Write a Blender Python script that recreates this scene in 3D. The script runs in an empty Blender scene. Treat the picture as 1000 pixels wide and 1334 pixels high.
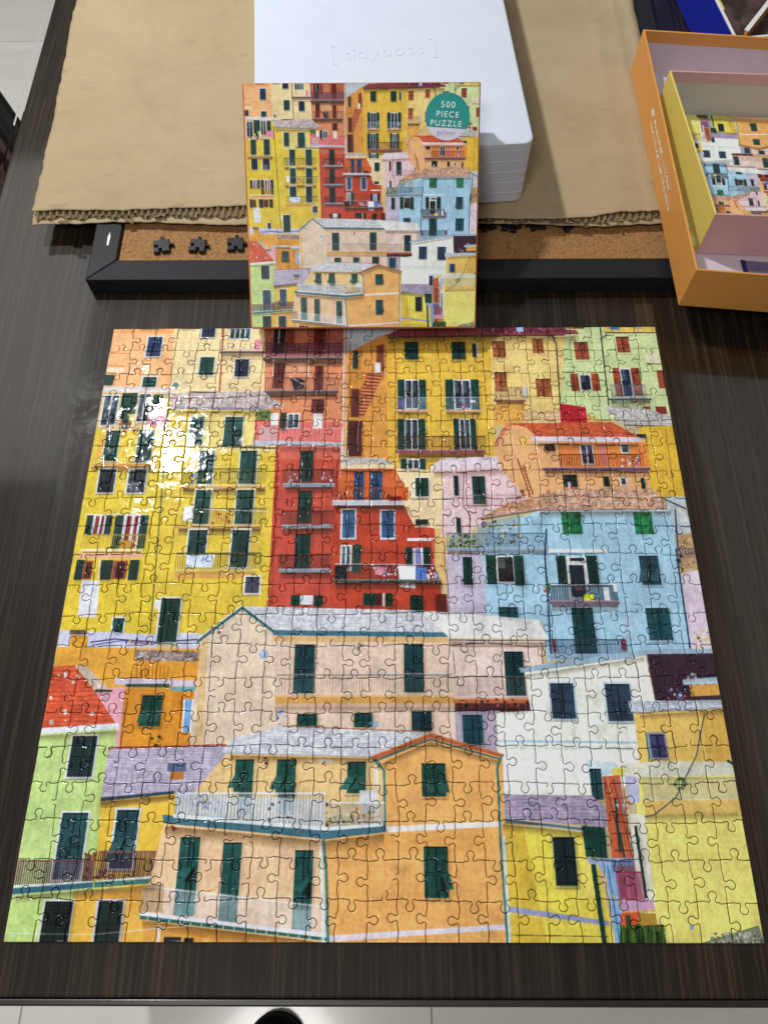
import bpy, math, random
import numpy as np
from mathutils import Vector, Matrix

S = bpy.context.scene
COL = S.collection
random.seed(7)

# ------------------------------------------------------------------ camera
cam_d = bpy.data.cameras.new('camera')
cam = bpy.data.objects.new('camera', cam_d)
COL.objects.link(cam)
R = [[0.99997282, 0.00122537, -0.00726998],
     [-0.00195029, -0.90699559, -0.42113560],
     [-0.00710989, 0.42113834, -0.90696855]]
cam.matrix_world = Matrix(((R[0][0], -R[1][0], -R[2][0], 0.00518751),
                           (R[0][1], -R[1][1], -R[2][1], -0.2143092),
                           (R[0][2], -R[1][2], -R[2][2], 0.59949957),
                           (0, 0, 0, 1)))
cam_d.sensor_fit = 'HORIZONTAL'
cam_d.sensor_width = 36.0
cam_d.lens = 36.0 * 1.026
cam_d.clip_start = 0.01
cam_d.clip_end = 50
S.camera = cam

# ------------------------------------------------------------------ world, lamps, exposure
wd = bpy.data.worlds.new('World')
S.world = wd
wd.use_nodes = True
bg = wd.node_tree.nodes['Background']
bg.inputs[0].default_value = (0.93, 0.97, 1.0, 1)
bg.inputs[1].default_value = 0.13
S.view_settings.view_transform = 'Standard'
S.view_settings.look = 'None'
S.view_settings.gamma = 1.0
S.view_settings.exposure = 0.0


def lamp(name, loc, target, size, power, color, size_y=None, spread=180):
    d = bpy.data.lights.new(name, 'AREA')
    d.energy = power
    d.color = color
    if size_y:
        d.shape = 'RECTANGLE'
        d.size_y = size_y
    else:
        d.shape = 'DISK'
    d.size = size
    d.spread = math.radians(spread)
    o = bpy.data.objects.new(name, d)
    COL.objects.link(o)
    o.location = loc
    v = Vector(target) - Vector(loc)
    o.rotation_euler = v.to_track_quat('-Z', 'Y').to_euler()
    return o


lamp('ceiling_downlight', (-0.615, 0.875, 1.33), (-0.615, 0.875, 0), 0.10, 20.5, (0.95, 0.98, 1.0))
lamp('ceiling_downlight', (0.55, 2.05, 1.70), (0.55, 2.05, 0), 0.10, 2.0, (1.0, 0.97, 0.92))
lamp('ceiling_downlight', (-0.45, -0.90, 1.75), (-0.45, -0.90, 0), 0.50, 15.5, (1.0, 0.98, 0.95))
lamp('added_sheen_light', (-1.85, 1.75, 1.75), (-1.85, 1.75, 0), 1.5, 9.0, (1.0, 0.965, 0.91), 1.5)  # added broad dim light out of view: grey table sheen and soft fill
lamp('added_sheen_light', (1.58, 0.62, 1.7), (1.58, 0.62, 0), 1.1, 3.0, (1.0, 0.955, 0.88), 1.55)  # added dim light out of view, for the grey reflection on the right tabletop


# ------------------------------------------------------------------ helpers
def lin(c):
    if isinstance(c, str):
        c = tuple(int(c[i:i + 2], 16) / 255 for i in (0, 2, 4))
    return tuple(x / 12.92 if x <= 0.04045 else ((x + 0.055) / 1.055) ** 2.4 for x in c)


class NT:
    """small wrapper that builds a node material"""

    def __init__(self, name, base='808080', rough=0.5, coat=0.0, coat_rough=0.1, spec=0.5):
        self.m = bpy.data.materials.new(name)
        self.m.use_nodes = True
        self.t = self.m.node_tree
        self.b = self.t.nodes['Principled BSDF']
        self.b.inputs['Base Color'].default_value = (*lin(base), 1)
        self.b.inputs['Roughness'].default_value = rough
        self.b.inputs['Coat Weight'].default_value = coat
        self.b.inputs['Coat Roughness'].default_value = coat_rough
        self.b.inputs['Specular IOR Level'].default_value = spec

    def n(self, kind, **kw):
        nd = self.t.nodes.new(kind)
        for k, v in kw.items():
            if k in nd.inputs.keys() if hasattr(nd.inputs, 'keys') else False:
                nd.inputs[k].default_value = v
            else:
                setattr(nd, k, v)
        return nd

    def link(self, a, b):
        self.t.links.new(a, b)

    def coords(self, scale=(1, 1, 1), kind='Object'):
        tc = self.t.nodes.new('ShaderNodeTexCoord')
        mp = self.t.nodes.new('ShaderNodeMapping')
        mp.inputs['Scale'].default_value = scale
        self.link(tc.outputs[kind], mp.inputs['Vector'])
        return mp.outputs[0]

    def noise(self, vec, scale, detail=4, rough=0.55, dist=0.0):
        nd = self.t.nodes.new('ShaderNodeTexNoise')
        nd.inputs['Scale'].default_value = scale
        nd.inputs['Detail'].default_value = detail
        nd.inputs['Roughness'].default_value = rough
        nd.inputs['Distortion'].default_value = dist
        self.link(vec, nd.inputs['Vector'])
        return nd.outputs['Fac']

    def ramp(self, fac, stops):
        nd = self.t.nodes.new('ShaderNodeValToRGB')
        e = nd.color_ramp.elements
        while len(e) < len(stops):
            e.new(0.5)
        for el, (p, c) in zip(e, stops):
            el.position = p
            el.color = (*lin(c), 1) if isinstance(c, str) else (c, c, c, 1)
        self.link(fac, nd.inputs['Fac'])
        return nd.outputs['Color']

    def mix(self, a, b, fac, mode='MIX'):
        nd = self.t.nodes.new('ShaderNodeMix')
        nd.data_type = 'RGBA'
        nd.blend_type = mode
        if isinstance(fac, float):
            nd.inputs[0].default_value = fac
        else:
            self.link(fac, nd.inputs[0])
        self.link(a, nd.inputs[6])
        self.link(b, nd.inputs[7])
        return nd.outputs[2]

    def color(self, out):
        self.link(out, self.b.inputs['Base Color'])
        return self

    def rough(self, out):
        self.link(out, self.b.inputs['Roughness'])
        return self

    def bump(self, h, strength=0.2, dist=0.001, coat=False):
        nd = self.t.nodes.new('ShaderNodeBump')
        nd.inputs['Strength'].default_value = strength
        nd.inputs['Distance'].default_value = dist
        self.link(h, nd.inputs['Height'])
        self.link(nd.outputs[0], self.b.inputs['Normal'])
        if coat:
            self.link(nd.outputs[0], self.b.inputs['Coat Normal'])
        return self


def grainy(name, c0, c1, rough=0.6, scale=60, bump=0.1, coat=0.0, stretch=(1, 1, 1), spec=0.5):
    k = NT(name, c0, rough, coat, spec=spec)
    v = k.coords(stretch)
    f = k.noise(v, scale, 5)
    k.color(k.ramp(f, [(0.3, c0), (0.7, c1)]))
    if bump:
        k.bump(f, bump, 0.0006)
    return k.m


def mesh_obj(name, verts, faces, mat, parent=None, smooth=False, mats=None, fmat=None):
    me = bpy.data.meshes.new(name)
    me.from_pydata([tuple(v) for v in verts], [], [tuple(f) for f in faces])
    for m in (mats or [mat]):
        me.materials.append(m)
    if fmat is not None:
        me.polygons.foreach_set('material_index', fmat)
    if smooth:
        me.polygons.foreach_set('use_smooth', [True] * len(me.polygons))
    me.update()
    o = bpy.data.objects.new(name, me)
    COL.objects.link(o)
    if parent is not None:
        o.parent = parent
    return o


def thing(name, label, cat, loc=(0, 0, 0), group=None, rz=0.0):
    o = bpy.data.objects.new(name, None)
    o.empty_display_size = 0.02
    COL.objects.link(o)
    o.location = loc
    o.rotation_euler = (0, 0, rz)
    tag(o, label, cat, group)
    return o


def tag(o, label, cat, group=None):
    o['label'] = label
    o['category'] = cat
    if group:
        o['group'] = group


class MB:
    """collects shapes into one mesh"""

    def __init__(self):
        self.v = []
        self.f = []

    def add(self, v, f):
        n = len(self.v)
        self.v += [tuple(p) for p in v]
        self.f += [tuple(i + n for i in q) for q in f]

    def prism(self, poly, z0, z1):
        n = len(poly)
        v = [(x, y, z0) for x, y in poly] + [(x, y, z1) for x, y in poly]
        f = [tuple(range(n - 1, -1, -1)), tuple(range(n, 2 * n))]
        f += [(i, (i + 1) % n, n + (i + 1) % n, n + i) for i in range(n)]
        self.add(v, f)

    def box(self, x0, y0, z0, x1, y1, z1):
        self.prism([(x0, y0), (x1, y0), (x1, y1), (x0, y1)], z0, z1)

    def hexa(self, p):
        """8 points: bottom ring of four, top ring of four (both counter-clockwise from above)"""
        self.add(p, [(3, 2, 1, 0), (4, 5, 6, 7), (0, 1, 5, 4), (1, 2, 6, 5), (2, 3, 7, 6), (3, 0, 4, 7)])

    def build(self, name, mat, parent=None, bevel=0.0, smooth=False, seg=2):
        o = mesh_obj(name, self.v, self.f, mat, parent, smooth)
        if bevel:
            b = o.modifiers.new('bevel', 'BEVEL')
            b.width = bevel
            b.segments = seg
            b.limit_method = 'ANGLE'
            b.harden_normals = False
        return o


def text_mesh(body, size, extrude, name, mat, parent, align='CENTER', spacing=1.0, bevel=0.0):
    c = bpy.data.curves.new(name, 'FONT')
    c.body = body
    c.size = size
    c.extrude = extrude
    c.bevel_depth = bevel
    c.align_x = align
    c.align_y = 'CENTER'
    c.space_character = spacing
    c.resolution_u = 4
    tmp = bpy.data.objects.new(name, c)
    COL.objects.link(tmp)
    dg = bpy.context.evaluated_depsgraph_get()
    me = bpy.data.meshes.new_from_object(tmp.evaluated_get(dg))
    bpy.data.objects.remove(tmp)
    bpy.data.curves.remove(c)
    me.name = name
    me.materials.clear()
    me.materials.append(mat)
    o = bpy.data.objects.new(name, me)
    COL.objects.link(o)
    o.parent = parent
    return o

# ------------------------------------------------------------------ the printed hillside town (flat print, drawn into an image)
N = 2048
ART = np.zeros((N, N, 3), np.float32)
ART[:] = (0.80, 0.72, 0.55)
# print layout was measured on the assembled puzzle: plane-to-print homography
def _hom(src, dst):
    A = []
    for (x, y), (u, v) in zip(src, dst):
        A.append([x, y, 1, 0, 0, 0, -u * x, -u * y, -u])
        A.append([0, 0, 0, x, y, 1, -v * x, -v * y, -v])
    return np.linalg.svd(np.array(A))[2][-1].reshape(3, 3)


HM = _hom([(149, 430), (852.5, 427), (994, 1229), (5, 1228)], [(0, 1), (1, 1), (1, 0), (0, 0)])
rs = np.random.RandomState(5)


def uv(x, y):
    q = HM @ np.array([x, y, 1.0])
    return q[0] / q[2], q[1] / q[2]


def smooth_noise(n, cells, cy=None):
    g = rs.rand((cy or cells) + 1, cells + 1).astype(np.float32)

    def up(a, m):
        t = np.linspace(0, a.shape[0] - 1, m).astype(np.float32)
        i = np.minimum(t.astype(int), a.shape[0] - 2)
        f = (t - i)[:, None]
        f = f * f * (3 - 2 * f)
        return a[i] * (1 - f) + a[i + 1] * f
    return up(up(g, n).T.copy(), n).T - 0.5


NZ1 = smooth_noise(N, 40)
NZ2 = smooth_noise(N, 260)
NZ3 = smooth_noise(N, 420, 60)     # vertical streaks
NZ4 = smooth_noise(N, 70, 620)     # horizontal streaks


def hx(c):
    return np.array([int(c[i:i + 2], 16) / 255 for i in (0, 2, 4)], np.float32)


def fill(c, pts, a=1.0, stripes=0, rough=0.08):
    """pts in print units 0..1"""
    p = np.array(pts, np.float64) * N
    x0, y0 = np.floor(p.min(0)).astype(int)
    x1, y1 = np.ceil(p.max(0)).astype(int) + 1
    x0, y0 = max(x0, 0), max(y0, 0)
    x1, y1 = min(x1, N), min(y1, N)
    if x1 <= x0 or y1 <= y0:
        return
    X, Y = np.meshgrid(np.arange(x0, x1) + 0.5, np.arange(y0, y1) + 0.5)
    ins = np.zeros(X.shape, bool)
    n = len(p)
    for i in range(n):
        ax, ay = p[i]
        bx, by = p[(i + 1) % n]
        if ay == by:
            continue
        c1 = (ay > Y) != (by > Y)
        ins ^= c1 & (X < (bx - ax) * (Y - ay) / (by - ay) + ax)
    sub = ART[y0:y1, x0:x1]
    col = np.broadcast_to(hx(c), sub.shape).copy()
    k = 1 + rough * (1.3 * NZ1[y0:y1, x0:x1] + 1.0 * NZ2[y0:y1, x0:x1] + 0.35 * NZ3[y0:y1, x0:x1])
    if stripes:
        ph = (Y / stripes + 0.8 * NZ1[y0:y1, x0:x1]) % 1.0
        k = k * (1 - 0.13 * (ph < 0.25)) * (1 + 0.13 * NZ4[y0:y1, x0:x1] + 0.14 * NZ2[y0:y1, x0:x1])
    col *= k[..., None]
    sub[ins] = sub[ins] * (1 - a) + col[ins] * a


def P(c, *xy, a=1.0, s=0, r=0.09):
    fill(c, [uv(xy[i], xy[i + 1]) for i in range(0, len(xy), 2)], a, s, r)


def L(c, w, *xy, a=1.0):
    for i in range(0, len(xy) - 2, 2):
        ax, ay, bx, by = xy[i:i + 4]
        d = math.hypot(bx - ax, by - ay) or 1
        nx, ny = -(by - ay) / d * w / 2, (bx - ax) / d * w / 2
        P(c, ax + nx, ay + ny, bx + nx, by + ny, bx - nx, by - ny, ax - nx, ay - ny, a=a)


def box_uv(x0, y0, x1, y1):
    cy, cx = (y0 + y1) / 2, (x0 + x1) / 2
    return uv(x0, cy)[0], uv(cx, y1)[1], uv(x1, cy)[0], uv(cx, y0)[1]


def Ru(c, u0, v0, u1, v1, a=1.0, r=0.05, s=0):
    fill(c, [(u0, v0), (u1, v0), (u1, v1), (u0, v1)], a, s, r)


def Q(c, x0, y0, x1, y1, a=1.0, r=0.05, s=0):
    Ru(c, *box_uv(x0, y0, x1, y1), a=a, r=r, s=s)


def mixc(c, d, t):
    q = hx(c) * (1 - t) + hx(d) * t
    return '%02x%02x%02x' % tuple(int(max(0, min(1, z)) * 255) for z in q)


def W(x0, y0, x1, y1, c='1d4640', f='d9d6cb', open_=0):
    """closed shutters with a surround, slats and a sill"""
    u0, v0, u1, v1 = box_uv(x0, y0, x1, y1)
    e = 0.0030
    if f:
        Ru(f, u0 - e, v0 - e, u1 + e, v1 + e)
    Ru(c, u0, v0, u1, v1, r=0.25)
    Ru(mixc(c, '000000', 0.55), u0, v1 - 0.0025, u1, v1)
    m = (u0 + u1) / 2
    Ru(mixc(c, '000000', 0.6), m - 0.0008, v0, m + 0.0008, v1)
    k = max(3, int((v1 - v0) / 0.0045))
    for i in range(k):
        v = v0 + (v1 - v0) * (i + 0.3) / k
        for a_, b_ in ((u0 + 0.0018, m - 0.0018), (m + 0.0018, u1 - 0.0018)):
            Ru(mixc(c, '6a9a98', 0.28), a_, v, b_, v + 0.0012, a=0.55)
    h = (v1 - v0)
    Ru(mixc(c, '000000', 0.3), u0, v0 + h * 0.47, u1, v0 + h * 0.47 + 0.0016)
    Ru('6b5a4a', u0 - e, v0 - e - 0.0014, u1 + e, v0 - e, a=0.45)
    if open_:
        # lower leaves pushed outwards
        dx = 0.010 * open_
        fill(mixc(c, '7fb0a8', 0.22), [(u0, v0 + h * .52), (m, v0 + h * .52), (m - dx, v0 + h * .12), (u0 - dx, v0 + h * .12)], rough=.2)
        fill(mixc(c, '000000', 0.72), [(m, v0 + h * .5), (m - dx, v0 + h * .12), (m + .002, v0 + h * .1)])
        fill(mixc(c, '7fb0a8', 0.22), [(m + .003, v0 + h * .52), (u1 + .001, v0 + h * .52), (u1 - dx, v0 + h * .12), (m + .002 - dx, v0 + h * .12)], rough=.2)


def G(x0, y0, x1, y1, f='e2e0dc', g='2b3440', n=2):
    """glazed window with white bars"""
    u0, v0, u1, v1 = box_uv(x0, y0, x1, y1)
    Ru(f, u0, v0, u1, v1)
    b = 0.0028
    w = (u1 - u0 - b * (n + 1)) / n
    for i in range(n):
        a_ = u0 + b + i * (w + b)
        Ru(g, a_, v0 + b, a_ + w, v1 - b, r=.4)
        Ru(mixc(g, 'b8c4d6', 0.55), a_, v0 + (v1 - v0) * .55, a_ + w * .5, v1 - b * 1.6, a=.55)


def FR(x0, y0, x1, y1, sh='1d4640'):
    """french window between open shutters"""
    w = x1 - x0
    Q(sh, x0, y0, x0 + w * .24, y1, r=.3)
    Q(sh, x1 - w * .24, y0, x1, y1, r=.3)
    G(x0 + w * .24, y0, x1 - w * .24, y1, n=2)


def RAIL(x0, y0, x1, y1, c='8a8580', n=14, a=.6, top=None):
    u0, v0, u1, v1 = box_uv(x0, y0, x1, y1)
    for i in range(n + 1):
        u = u0 + (u1 - u0) * i / n
        Ru(c, u - .0008, v0, u + .0008, v1, a=min(1, a + .12))
    Ru(top or c, u0, v1 - .0014, u1, v1 + .0008, a=min(1, a + .3))


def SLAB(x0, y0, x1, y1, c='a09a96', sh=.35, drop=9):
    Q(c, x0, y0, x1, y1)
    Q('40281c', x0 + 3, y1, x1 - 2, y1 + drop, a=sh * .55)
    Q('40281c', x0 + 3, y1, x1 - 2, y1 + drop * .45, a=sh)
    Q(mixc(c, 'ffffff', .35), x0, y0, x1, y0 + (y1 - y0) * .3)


def SH(d, a, *xy):
    for k in range(6):
        h = d * (k + 1) / 6
        pts = [(xy[i], xy[i + 1]) for i in range(0, len(xy), 2)]
        q = pts + [(x, y + h) for x, y in pts[::-1]]
        P('4a3222', *[z for p in q for z in p], a=a / 4.2)


def SPOT(c, x0, y0, x1, y1, n, size=3, pal=None):
    for i in range(n):
        x = x0 + (x1 - x0) * rs.rand()
        y = y0 + (y1 - y0) * rs.rand()
        s = size * (.25 + .75 * rs.rand())
        cc = pal[rs.randint(len(pal))] if pal else c
        P(cc, x - s * .5, y - s * .2, x - s * .1, y - s * .6, x + s * .4, y - s * .4, x + s * .6, y + s * .2, x, y + s * .6, x - s * .4, y + s * .4)


PL = ['2f5a2c', '54803a', '1e3a22', '7c9a4c', 'c0503a', 'd8b060']
LA = ['e8e4ea', 'd46a86', '7a88c0', 'f0ece4', 'b04a58', '9ab0d8']

# --- sky and the top row
P('b9c2c6', 448, 426, 640, 426, 600, 440, 500, 445, 452, 468)
P('f0b47c', 149, 428, 229, 428, 222, 540, 130, 540)
P('e9a264', 149, 428, 229, 428, 228, 436, 148, 436)
L('d07a4c', 1.2, 145, 462, 170, 463); L('d07a4c', 1.2, 142, 478, 163, 479)
P('e3ceb0', 140, 480, 163, 482, 162, 487, 139, 486)
Q('2a4a44', 137, 490, 149, 504)
W(193, 441, 211, 466, '2c3f6a'); W(187, 493, 204, 506, '2b5a50')
P('ecd39c', 228, 428, 293, 428, 288, 530, 221, 530)
P('ead09a', 292, 428, 347, 428, 344, 530, 287, 530)
W(264, 426, 281, 441, '24304a'); W(261, 467, 279, 490, '255247'); W(307, 470, 324, 492, '2a3348')
L('9c4a36', 2, 292, 430, 286, 520)
G(299, 429, 328, 444, n=4, g='2c4a46')
SPOT('', 297, 450, 345, 459, 26, 3.5, ['c05a50', 'e0d8d0', 'd88aa0', '8a5a3a', 'e8e0d8'])
Q('e08ca0', 332, 444, 340, 458)
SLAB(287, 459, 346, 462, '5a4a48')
Q('26302e', 248, 512, 283, 519)
P('547a86', 225, 504, 228, 500, 232, 500, 234, 504, 231, 509, 227, 508)
# coral tenement
P('d98a62', 346, 428, 452, 428, 449, 590, 343, 590)
P('a45a48', 346, 428, 451, 428, 451, 464, 346, 464, a=.75)
Q('282422', 357, 429, 371, 462); Q('e8dcd0', 363, 430, 365, 450)
Q('8a4030', 374, 430, 384, 456, a=.8); W(409, 431, 424, 464, '7a2a22', None)
Q('cf8060', 385, 430, 403, 452, a=.6)
RAIL(347, 449, 447, 467, '6a4458', 34, .7); Q('7c5468', 347, 451, 447, 466, a=.45)
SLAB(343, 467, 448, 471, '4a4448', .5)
W(356, 475, 370, 508, '6e2a26', None); W(410, 479, 421, 511, '6e2a26', None)
Q('e6b490', 372, 474, 402, 490, a=.5)
P('23262a', 379, 496, 386, 493, 398, 498, 396, 508, 384, 510); L('e8e8e8', 1.2, 378, 492, 398, 504); L('e8e8e8', 1, 388, 508, 398, 498)
RAIL(347, 494, 440, 510, '74504c', 30, .55)
SLAB(344, 510, 441, 514, '5a4c4c', .5)
W(406, 522, 422, 540, '6e3030', None)
L('dccbb8', 2.2, 449, 430, 446.5, 590)
for xx in (403, 357):
    L('e6d6c0', 1.2, xx, 470, xx - 1, 492)
# yellow block with the stairs
P('d8964a', 452, 462, 503, 436, 507, 440, 508, 606, 452, 606)
P('c9823c', 452, 462, 472, 452, 474, 606, 452, 606, a=.6)
Q('2c4440', 460, 459, 467, 482)
P('8a4a34', 491, 452, 500, 450, 500, 486, 490, 486); Q('e8e4e0', 489, 474, 496, 486); SLAB(484, 486, 502, 489, 'c89068')
P('b8643e', 478, 487, 500, 489, 474, 545, 456, 545)
for i in range(13):
    t = i / 12
    L('7e3a2c', 1.3, 479 - 22 * t, 490 + 52 * t, 497 - 22 * t, 492 + 50 * t)
    L('e0a070', .9, 479 - 22 * t, 492 + 52 * t, 497 - 22 * t, 494 + 50 * t)
Q('6a3a30', 457, 508, 468, 545); Q('5c2c2c', 453, 550, 471, 596); L('a08090', 1.4, 467, 552, 466, 590)
P('e3b94a', 503, 438, 640, 436, 644, 600, 640, 620, 507, 620)
P('efce80', 639, 436, 750, 436, 740, 560, 640, 556)
P('d8a048', 506, 440, 520, 440, 522, 615, 507, 615, a=.45)
P('8c4648', 500, 440, 520, 430, 640, 426, 752, 432, 754, 438, 640, 440, 520, 440)
P('6a3040', 620, 427, 735, 427, 738, 434, 640, 436, a=.8)
SPOT('', 630, 428, 735, 436, 60, 3, ['6a2c48', '8c4a70', '4c2030', 'b07890'])
Q('a8c8e8', 672, 428, 681, 434)
L('4a3030', 1.6, 505, 441, 752, 438); L('4a3a38', 1.6, 735, 436, 753, 438)
W(527, 447, 545, 470, '1f4a44', None); W(588, 447, 606, 470, '1f4a44', None)
Q('24403c', 615, 449, 620, 467); Q('e0d8c8', 620, 449, 623, 467)
for x0, x1 in ((518, 555), (580, 624)):
    FR(x0, 496, x1, 535)
    RAIL(x0, 519, x1, 535, 'c8d0e0', 16, .55)
    SLAB(x0 - 2, 535, x1 + 4, 538, 'e0b088', .35)
SPOT('', 600, 520, 622, 535, 14, 4, LA)
Q('6a60a8', 519, 523, 525, 533)
FR(518, 547, 554, 588); FR(591, 547, 620, 588)
RAIL(517, 570, 632, 588, '5a4430', 44, .55)
SPOT('', 558, 572, 592, 587, 22, 4, ['b06a3c', '8a4a2c', 'd0904c'])
SLAB(516, 587, 632, 592, '96525a', .5, 12)
FR(522, 599, 554, 613)
L('c89a50', 1, 563, 440, 561, 590)
W(641, 446, 658, 467, 'a25a34', None); W(693, 443, 707, 462, 'a25a34', None)
W(644, 486, 660, 512, 'a25a34', None); W(698, 495, 717, 518, 'a25a34', None)
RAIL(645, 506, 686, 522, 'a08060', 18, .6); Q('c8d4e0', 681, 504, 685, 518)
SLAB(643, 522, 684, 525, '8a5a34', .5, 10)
L('4e4a3a', 1.6, 718, 437, 724, 450, 729, 530)
P('d89c48', 640, 528, 684, 528, 682, 556, 642, 556, a=.8); P('d8b488', 682, 536, 730, 536, 728, 556, 680, 556, a=.8, s=14)
# pale green block
P('cfdc9e', 735, 437, 754, 437, 745, 426, 853, 426, 874, 545, 728, 548)
P('bfd090', 735, 437, 748, 437, 742, 545, 728, 545, a=.6)
L('57503f', 1.2, 738, 480, 748, 480)
Q('a04a34', 745, 426, 760, 430); P('e6c060', 786, 426, 853, 426, 854, 434, 786, 434); L('705038', 1.6, 786, 435, 855, 435)
Q('4a80a8', 793, 427, 806, 431)
Q('b0a890', 826, 427, 835, 431)
W(748, 447, 766, 470, 'a04e36', None); W(802, 440, 819, 461, 'a04e36', None)
Q('a04e36', 743, 488, 753, 511, r=.3); Q('a04e36', 770, 488, 780, 511, r=.3); G(754, 489, 770, 511, n=1)
Q('a04e36', 799, 481, 808, 517, r=.3); Q('a04e36', 823, 481, 834, 517, r=.3); G(808, 481, 823, 519, n=1, g='28324c')
RAIL(795, 503, 840, 520, '7a8090', 20, .6); SLAB(792, 520, 848, 523, '5a5068', .45, 9)
P('8aa080', 800, 523, 822, 523, 818, 530, 806, 530, a=.7)
L('4a5848', 1.8, 781, 428, 792, 530); L('4a5848', 1.4, 781, 444, 790, 437)
P('e4dcb8', 838, 462, 858, 462, 860, 475, 840, 475); L('8a6a48', 1.5, 841, 475, 860, 476)
Q('a04e36', 856, 484, 866, 507)
Q('ece8c8', 738, 480, 745, 482)
P('bf2a36', 728, 527, 762, 532, 765, 554, 730, 553); SPOT('', 732, 534, 760, 551, 30, 3, ['d83a48', '9a1a2a', 'e86a70'])
P('d8b060', 764, 540, 800, 556, 764, 556)
Q('8e3c34', 833, 531, 846, 537); Q('8e3c34', 853, 531, 867, 541)
P('c9c2bc', 783, 532, 832, 531, 873, 544, 875, 556, 812, 554, s=10, r=.14)
L('6a6058', 1.6, 812, 555, 876, 557)
# golden block at the right edge
P('e3b744', 832, 557, 876, 556, 892, 652, 838, 652)
L('b08a34', 1.6, 866, 560, 878, 650); W(829, 567, 842, 590, '2a4650', None)
# --- first yellow tower, veranda on top
P('dfc240', 133, 512, 226, 518, 196, 830, 78, 832)
P('d9b890', 128, 512, 222, 512, 222, 560, 126, 560, a=.8)
P('dcd4d0', 137, 505, 226, 507, 224, 513, 136, 512); L('b89890', 1.5, 136, 515, 222, 516)
G(133, 516, 155, 557, n=2, g='2a3c44'); Q('1e4038', 158, 514, 178, 547, r=.3); G(179, 514, 197, 552, n=2, g='30343c'); Q('22423c', 200, 516, 212, 541, r=.3)
Q('e6c850', 212, 520, 224, 548)
Q('e494a8', 193, 540, 223, 556); Q('e8d880', 166, 541, 177, 557); Q('2a3a34', 160, 544, 168, 562, r=.3)
SPOT('', 136, 552, 222, 566, 60, 4, ['c06a50', 'e0c0b0', '7a4a44', '33302e', 'e8e0d8'])
L('c8a088', 1.4, 126, 560, 210, 562)
W(137, 563, 155, 602, '234a44', 'd8c898'); W(180, 562, 199, 604, '234a44', 'd8c898')
Q('d8a04c', 128, 568, 137, 600, a=.7)
SLAB(121, 605, 206, 609, 'd09a50', .45, 6); Q('d08a44', 155, 605, 170, 616, a=.8)
W(130, 613, 150, 643, '262c30', 'dcd8d0'); W(168, 613, 190, 643, '262c30', 'dcd8d0')
Q('8a929a', 170, 628, 182, 642, a=.7)
L('dcdcd8', 1.4, 112, 672, 192, 672)
for x0, x1 in ((113, 146), (149, 192)):
    w = x1 - x0
    y1 = 699 if x0 < 140 else 716
    Q('24403c', x0, 673, x0 + w * .24, y1, r=.3); Q('24403c', x1 - w * .24, 673, x1, y1, r=.3)
    Q('e8e2e4', x0 + w * .24, 673, x1 - w * .24, y1); Q('8a3a34', x0 + w * .34, 674, x0 + w * .48, y1); Q('8a3a34', x0 + w * .58, 674, x0 + w * .68, y1)
Q('c08a3c', 156, 706, 172, 716)
RAIL(108, 698, 190, 716, 'b89c38', 26, .6)
SLAB(106, 717, 186, 720, 'e6d8a8', .4, 5)
P('e0a884', 102, 722, 188, 722, 186, 729, 100, 729)
for x0, x1 in ((99, 131), (131, 181)):
    w = x1 - x0
    Q('263c38', x0, 731, x0 + w * .32, 757, r=.3); Q('a0523e', x0 + w * .34, 732, x0 + w * .70, 756, r=.3); Q('2c2422', x0 + w * .42, 734, x0 + w * .62, 754); Q('8a3a30', x0 + w * .5, 733, x0 + w * .56, 756)
    if x0 > 120:
        Q('263c38', x1 - w * .24, 731, x1, 757, r=.3)
L('e8dcd4', 2, 131, 730, 130, 757)
P('e2e0e6', 108, 757, 131, 758, 127, 806, 102, 805); L('b8b8c8', 1, 106, 778, 128, 780)
# second yellow tower
P('e1c246', 222, 528, 338, 534, 363, 585, 351, 792, 300, 800, 258, 838, 196, 832)
P('ead48c', 245, 540, 345, 540, 362, 585, 358, 592, 240, 588, a=.75)
L('7a7434', 2.2, 221, 530, 196, 830)
P('c9b8b2', 220, 514, 345, 512, 352, 519, 372, 530, 340, 537, 224, 534, s=9, r=.12)
P('8f8a94', 224, 531, 342, 533, 342, 537, 224, 535)
SPOT('', 225, 516, 340, 528, 40, 4, ['e0d4cc', 'a08a84', 'b07060'])
W(248, 545, 265, 580, '27504a', 'd8d4b0'); W(293, 545, 316, 582, '2a564e', 'd8d4b0')
L('56544c', 2.2, 285, 583, 366, 586)
Q('6a8a3c', 336, 536, 352, 560); SPOT('', 334, 538, 354, 562, 40, 4, PL)
for y0, y1, b0, b1, sl in ((589, 632, 259, 278, 634), (640, 684, 254, 274, 686)):
    W(b0, y0, b1, y1, '23504a', 'ded8b8'); W(b0 + 54, y0, b1 + 56, y1, '23504a', 'ded8b8')
    RAIL(238, y1 - 20, 346, y1, '5e5530', 36, .5)
    SLAB(236 if y0 < 600 else 230, sl, 348 if y0 < 600 else 342, sl + 4, 'd29a4a', .5, 9)
SPOT('', 238, 612, 276, 632, 14, 5, ['4a64a8', 'e0e0e8', 'c8a040'])
Q('e6e4e4', 240, 661, 251, 680); SPOT('', 276, 664, 302, 684, 26, 4, ['c07a3c', 'e0a860', '8a4a2a'])
W(246, 692, 269, 724, '22463f', 'e0dcd0'); W(302, 692, 324, 740, '22463f', 'e0dcd0')
RAIL(230, 722, 340, 743, '5e5a3c', 36, .5)
P('d3dcea', 243, 724, 281, 724, 277, 741, 243, 740); SPOT('', 244, 725, 278, 740, 26, 4, ['b8c8e4', 'f0f0f4', '8aa0c8'])
SLAB(226, 743, 335, 747, 'cfae58', .3, 6); P('d99a58', 226, 748, 330, 748, 322, 755, 230, 755, a=.8)
W(320, 753, 338, 774, '50505c', 'e4e0d4')
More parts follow.
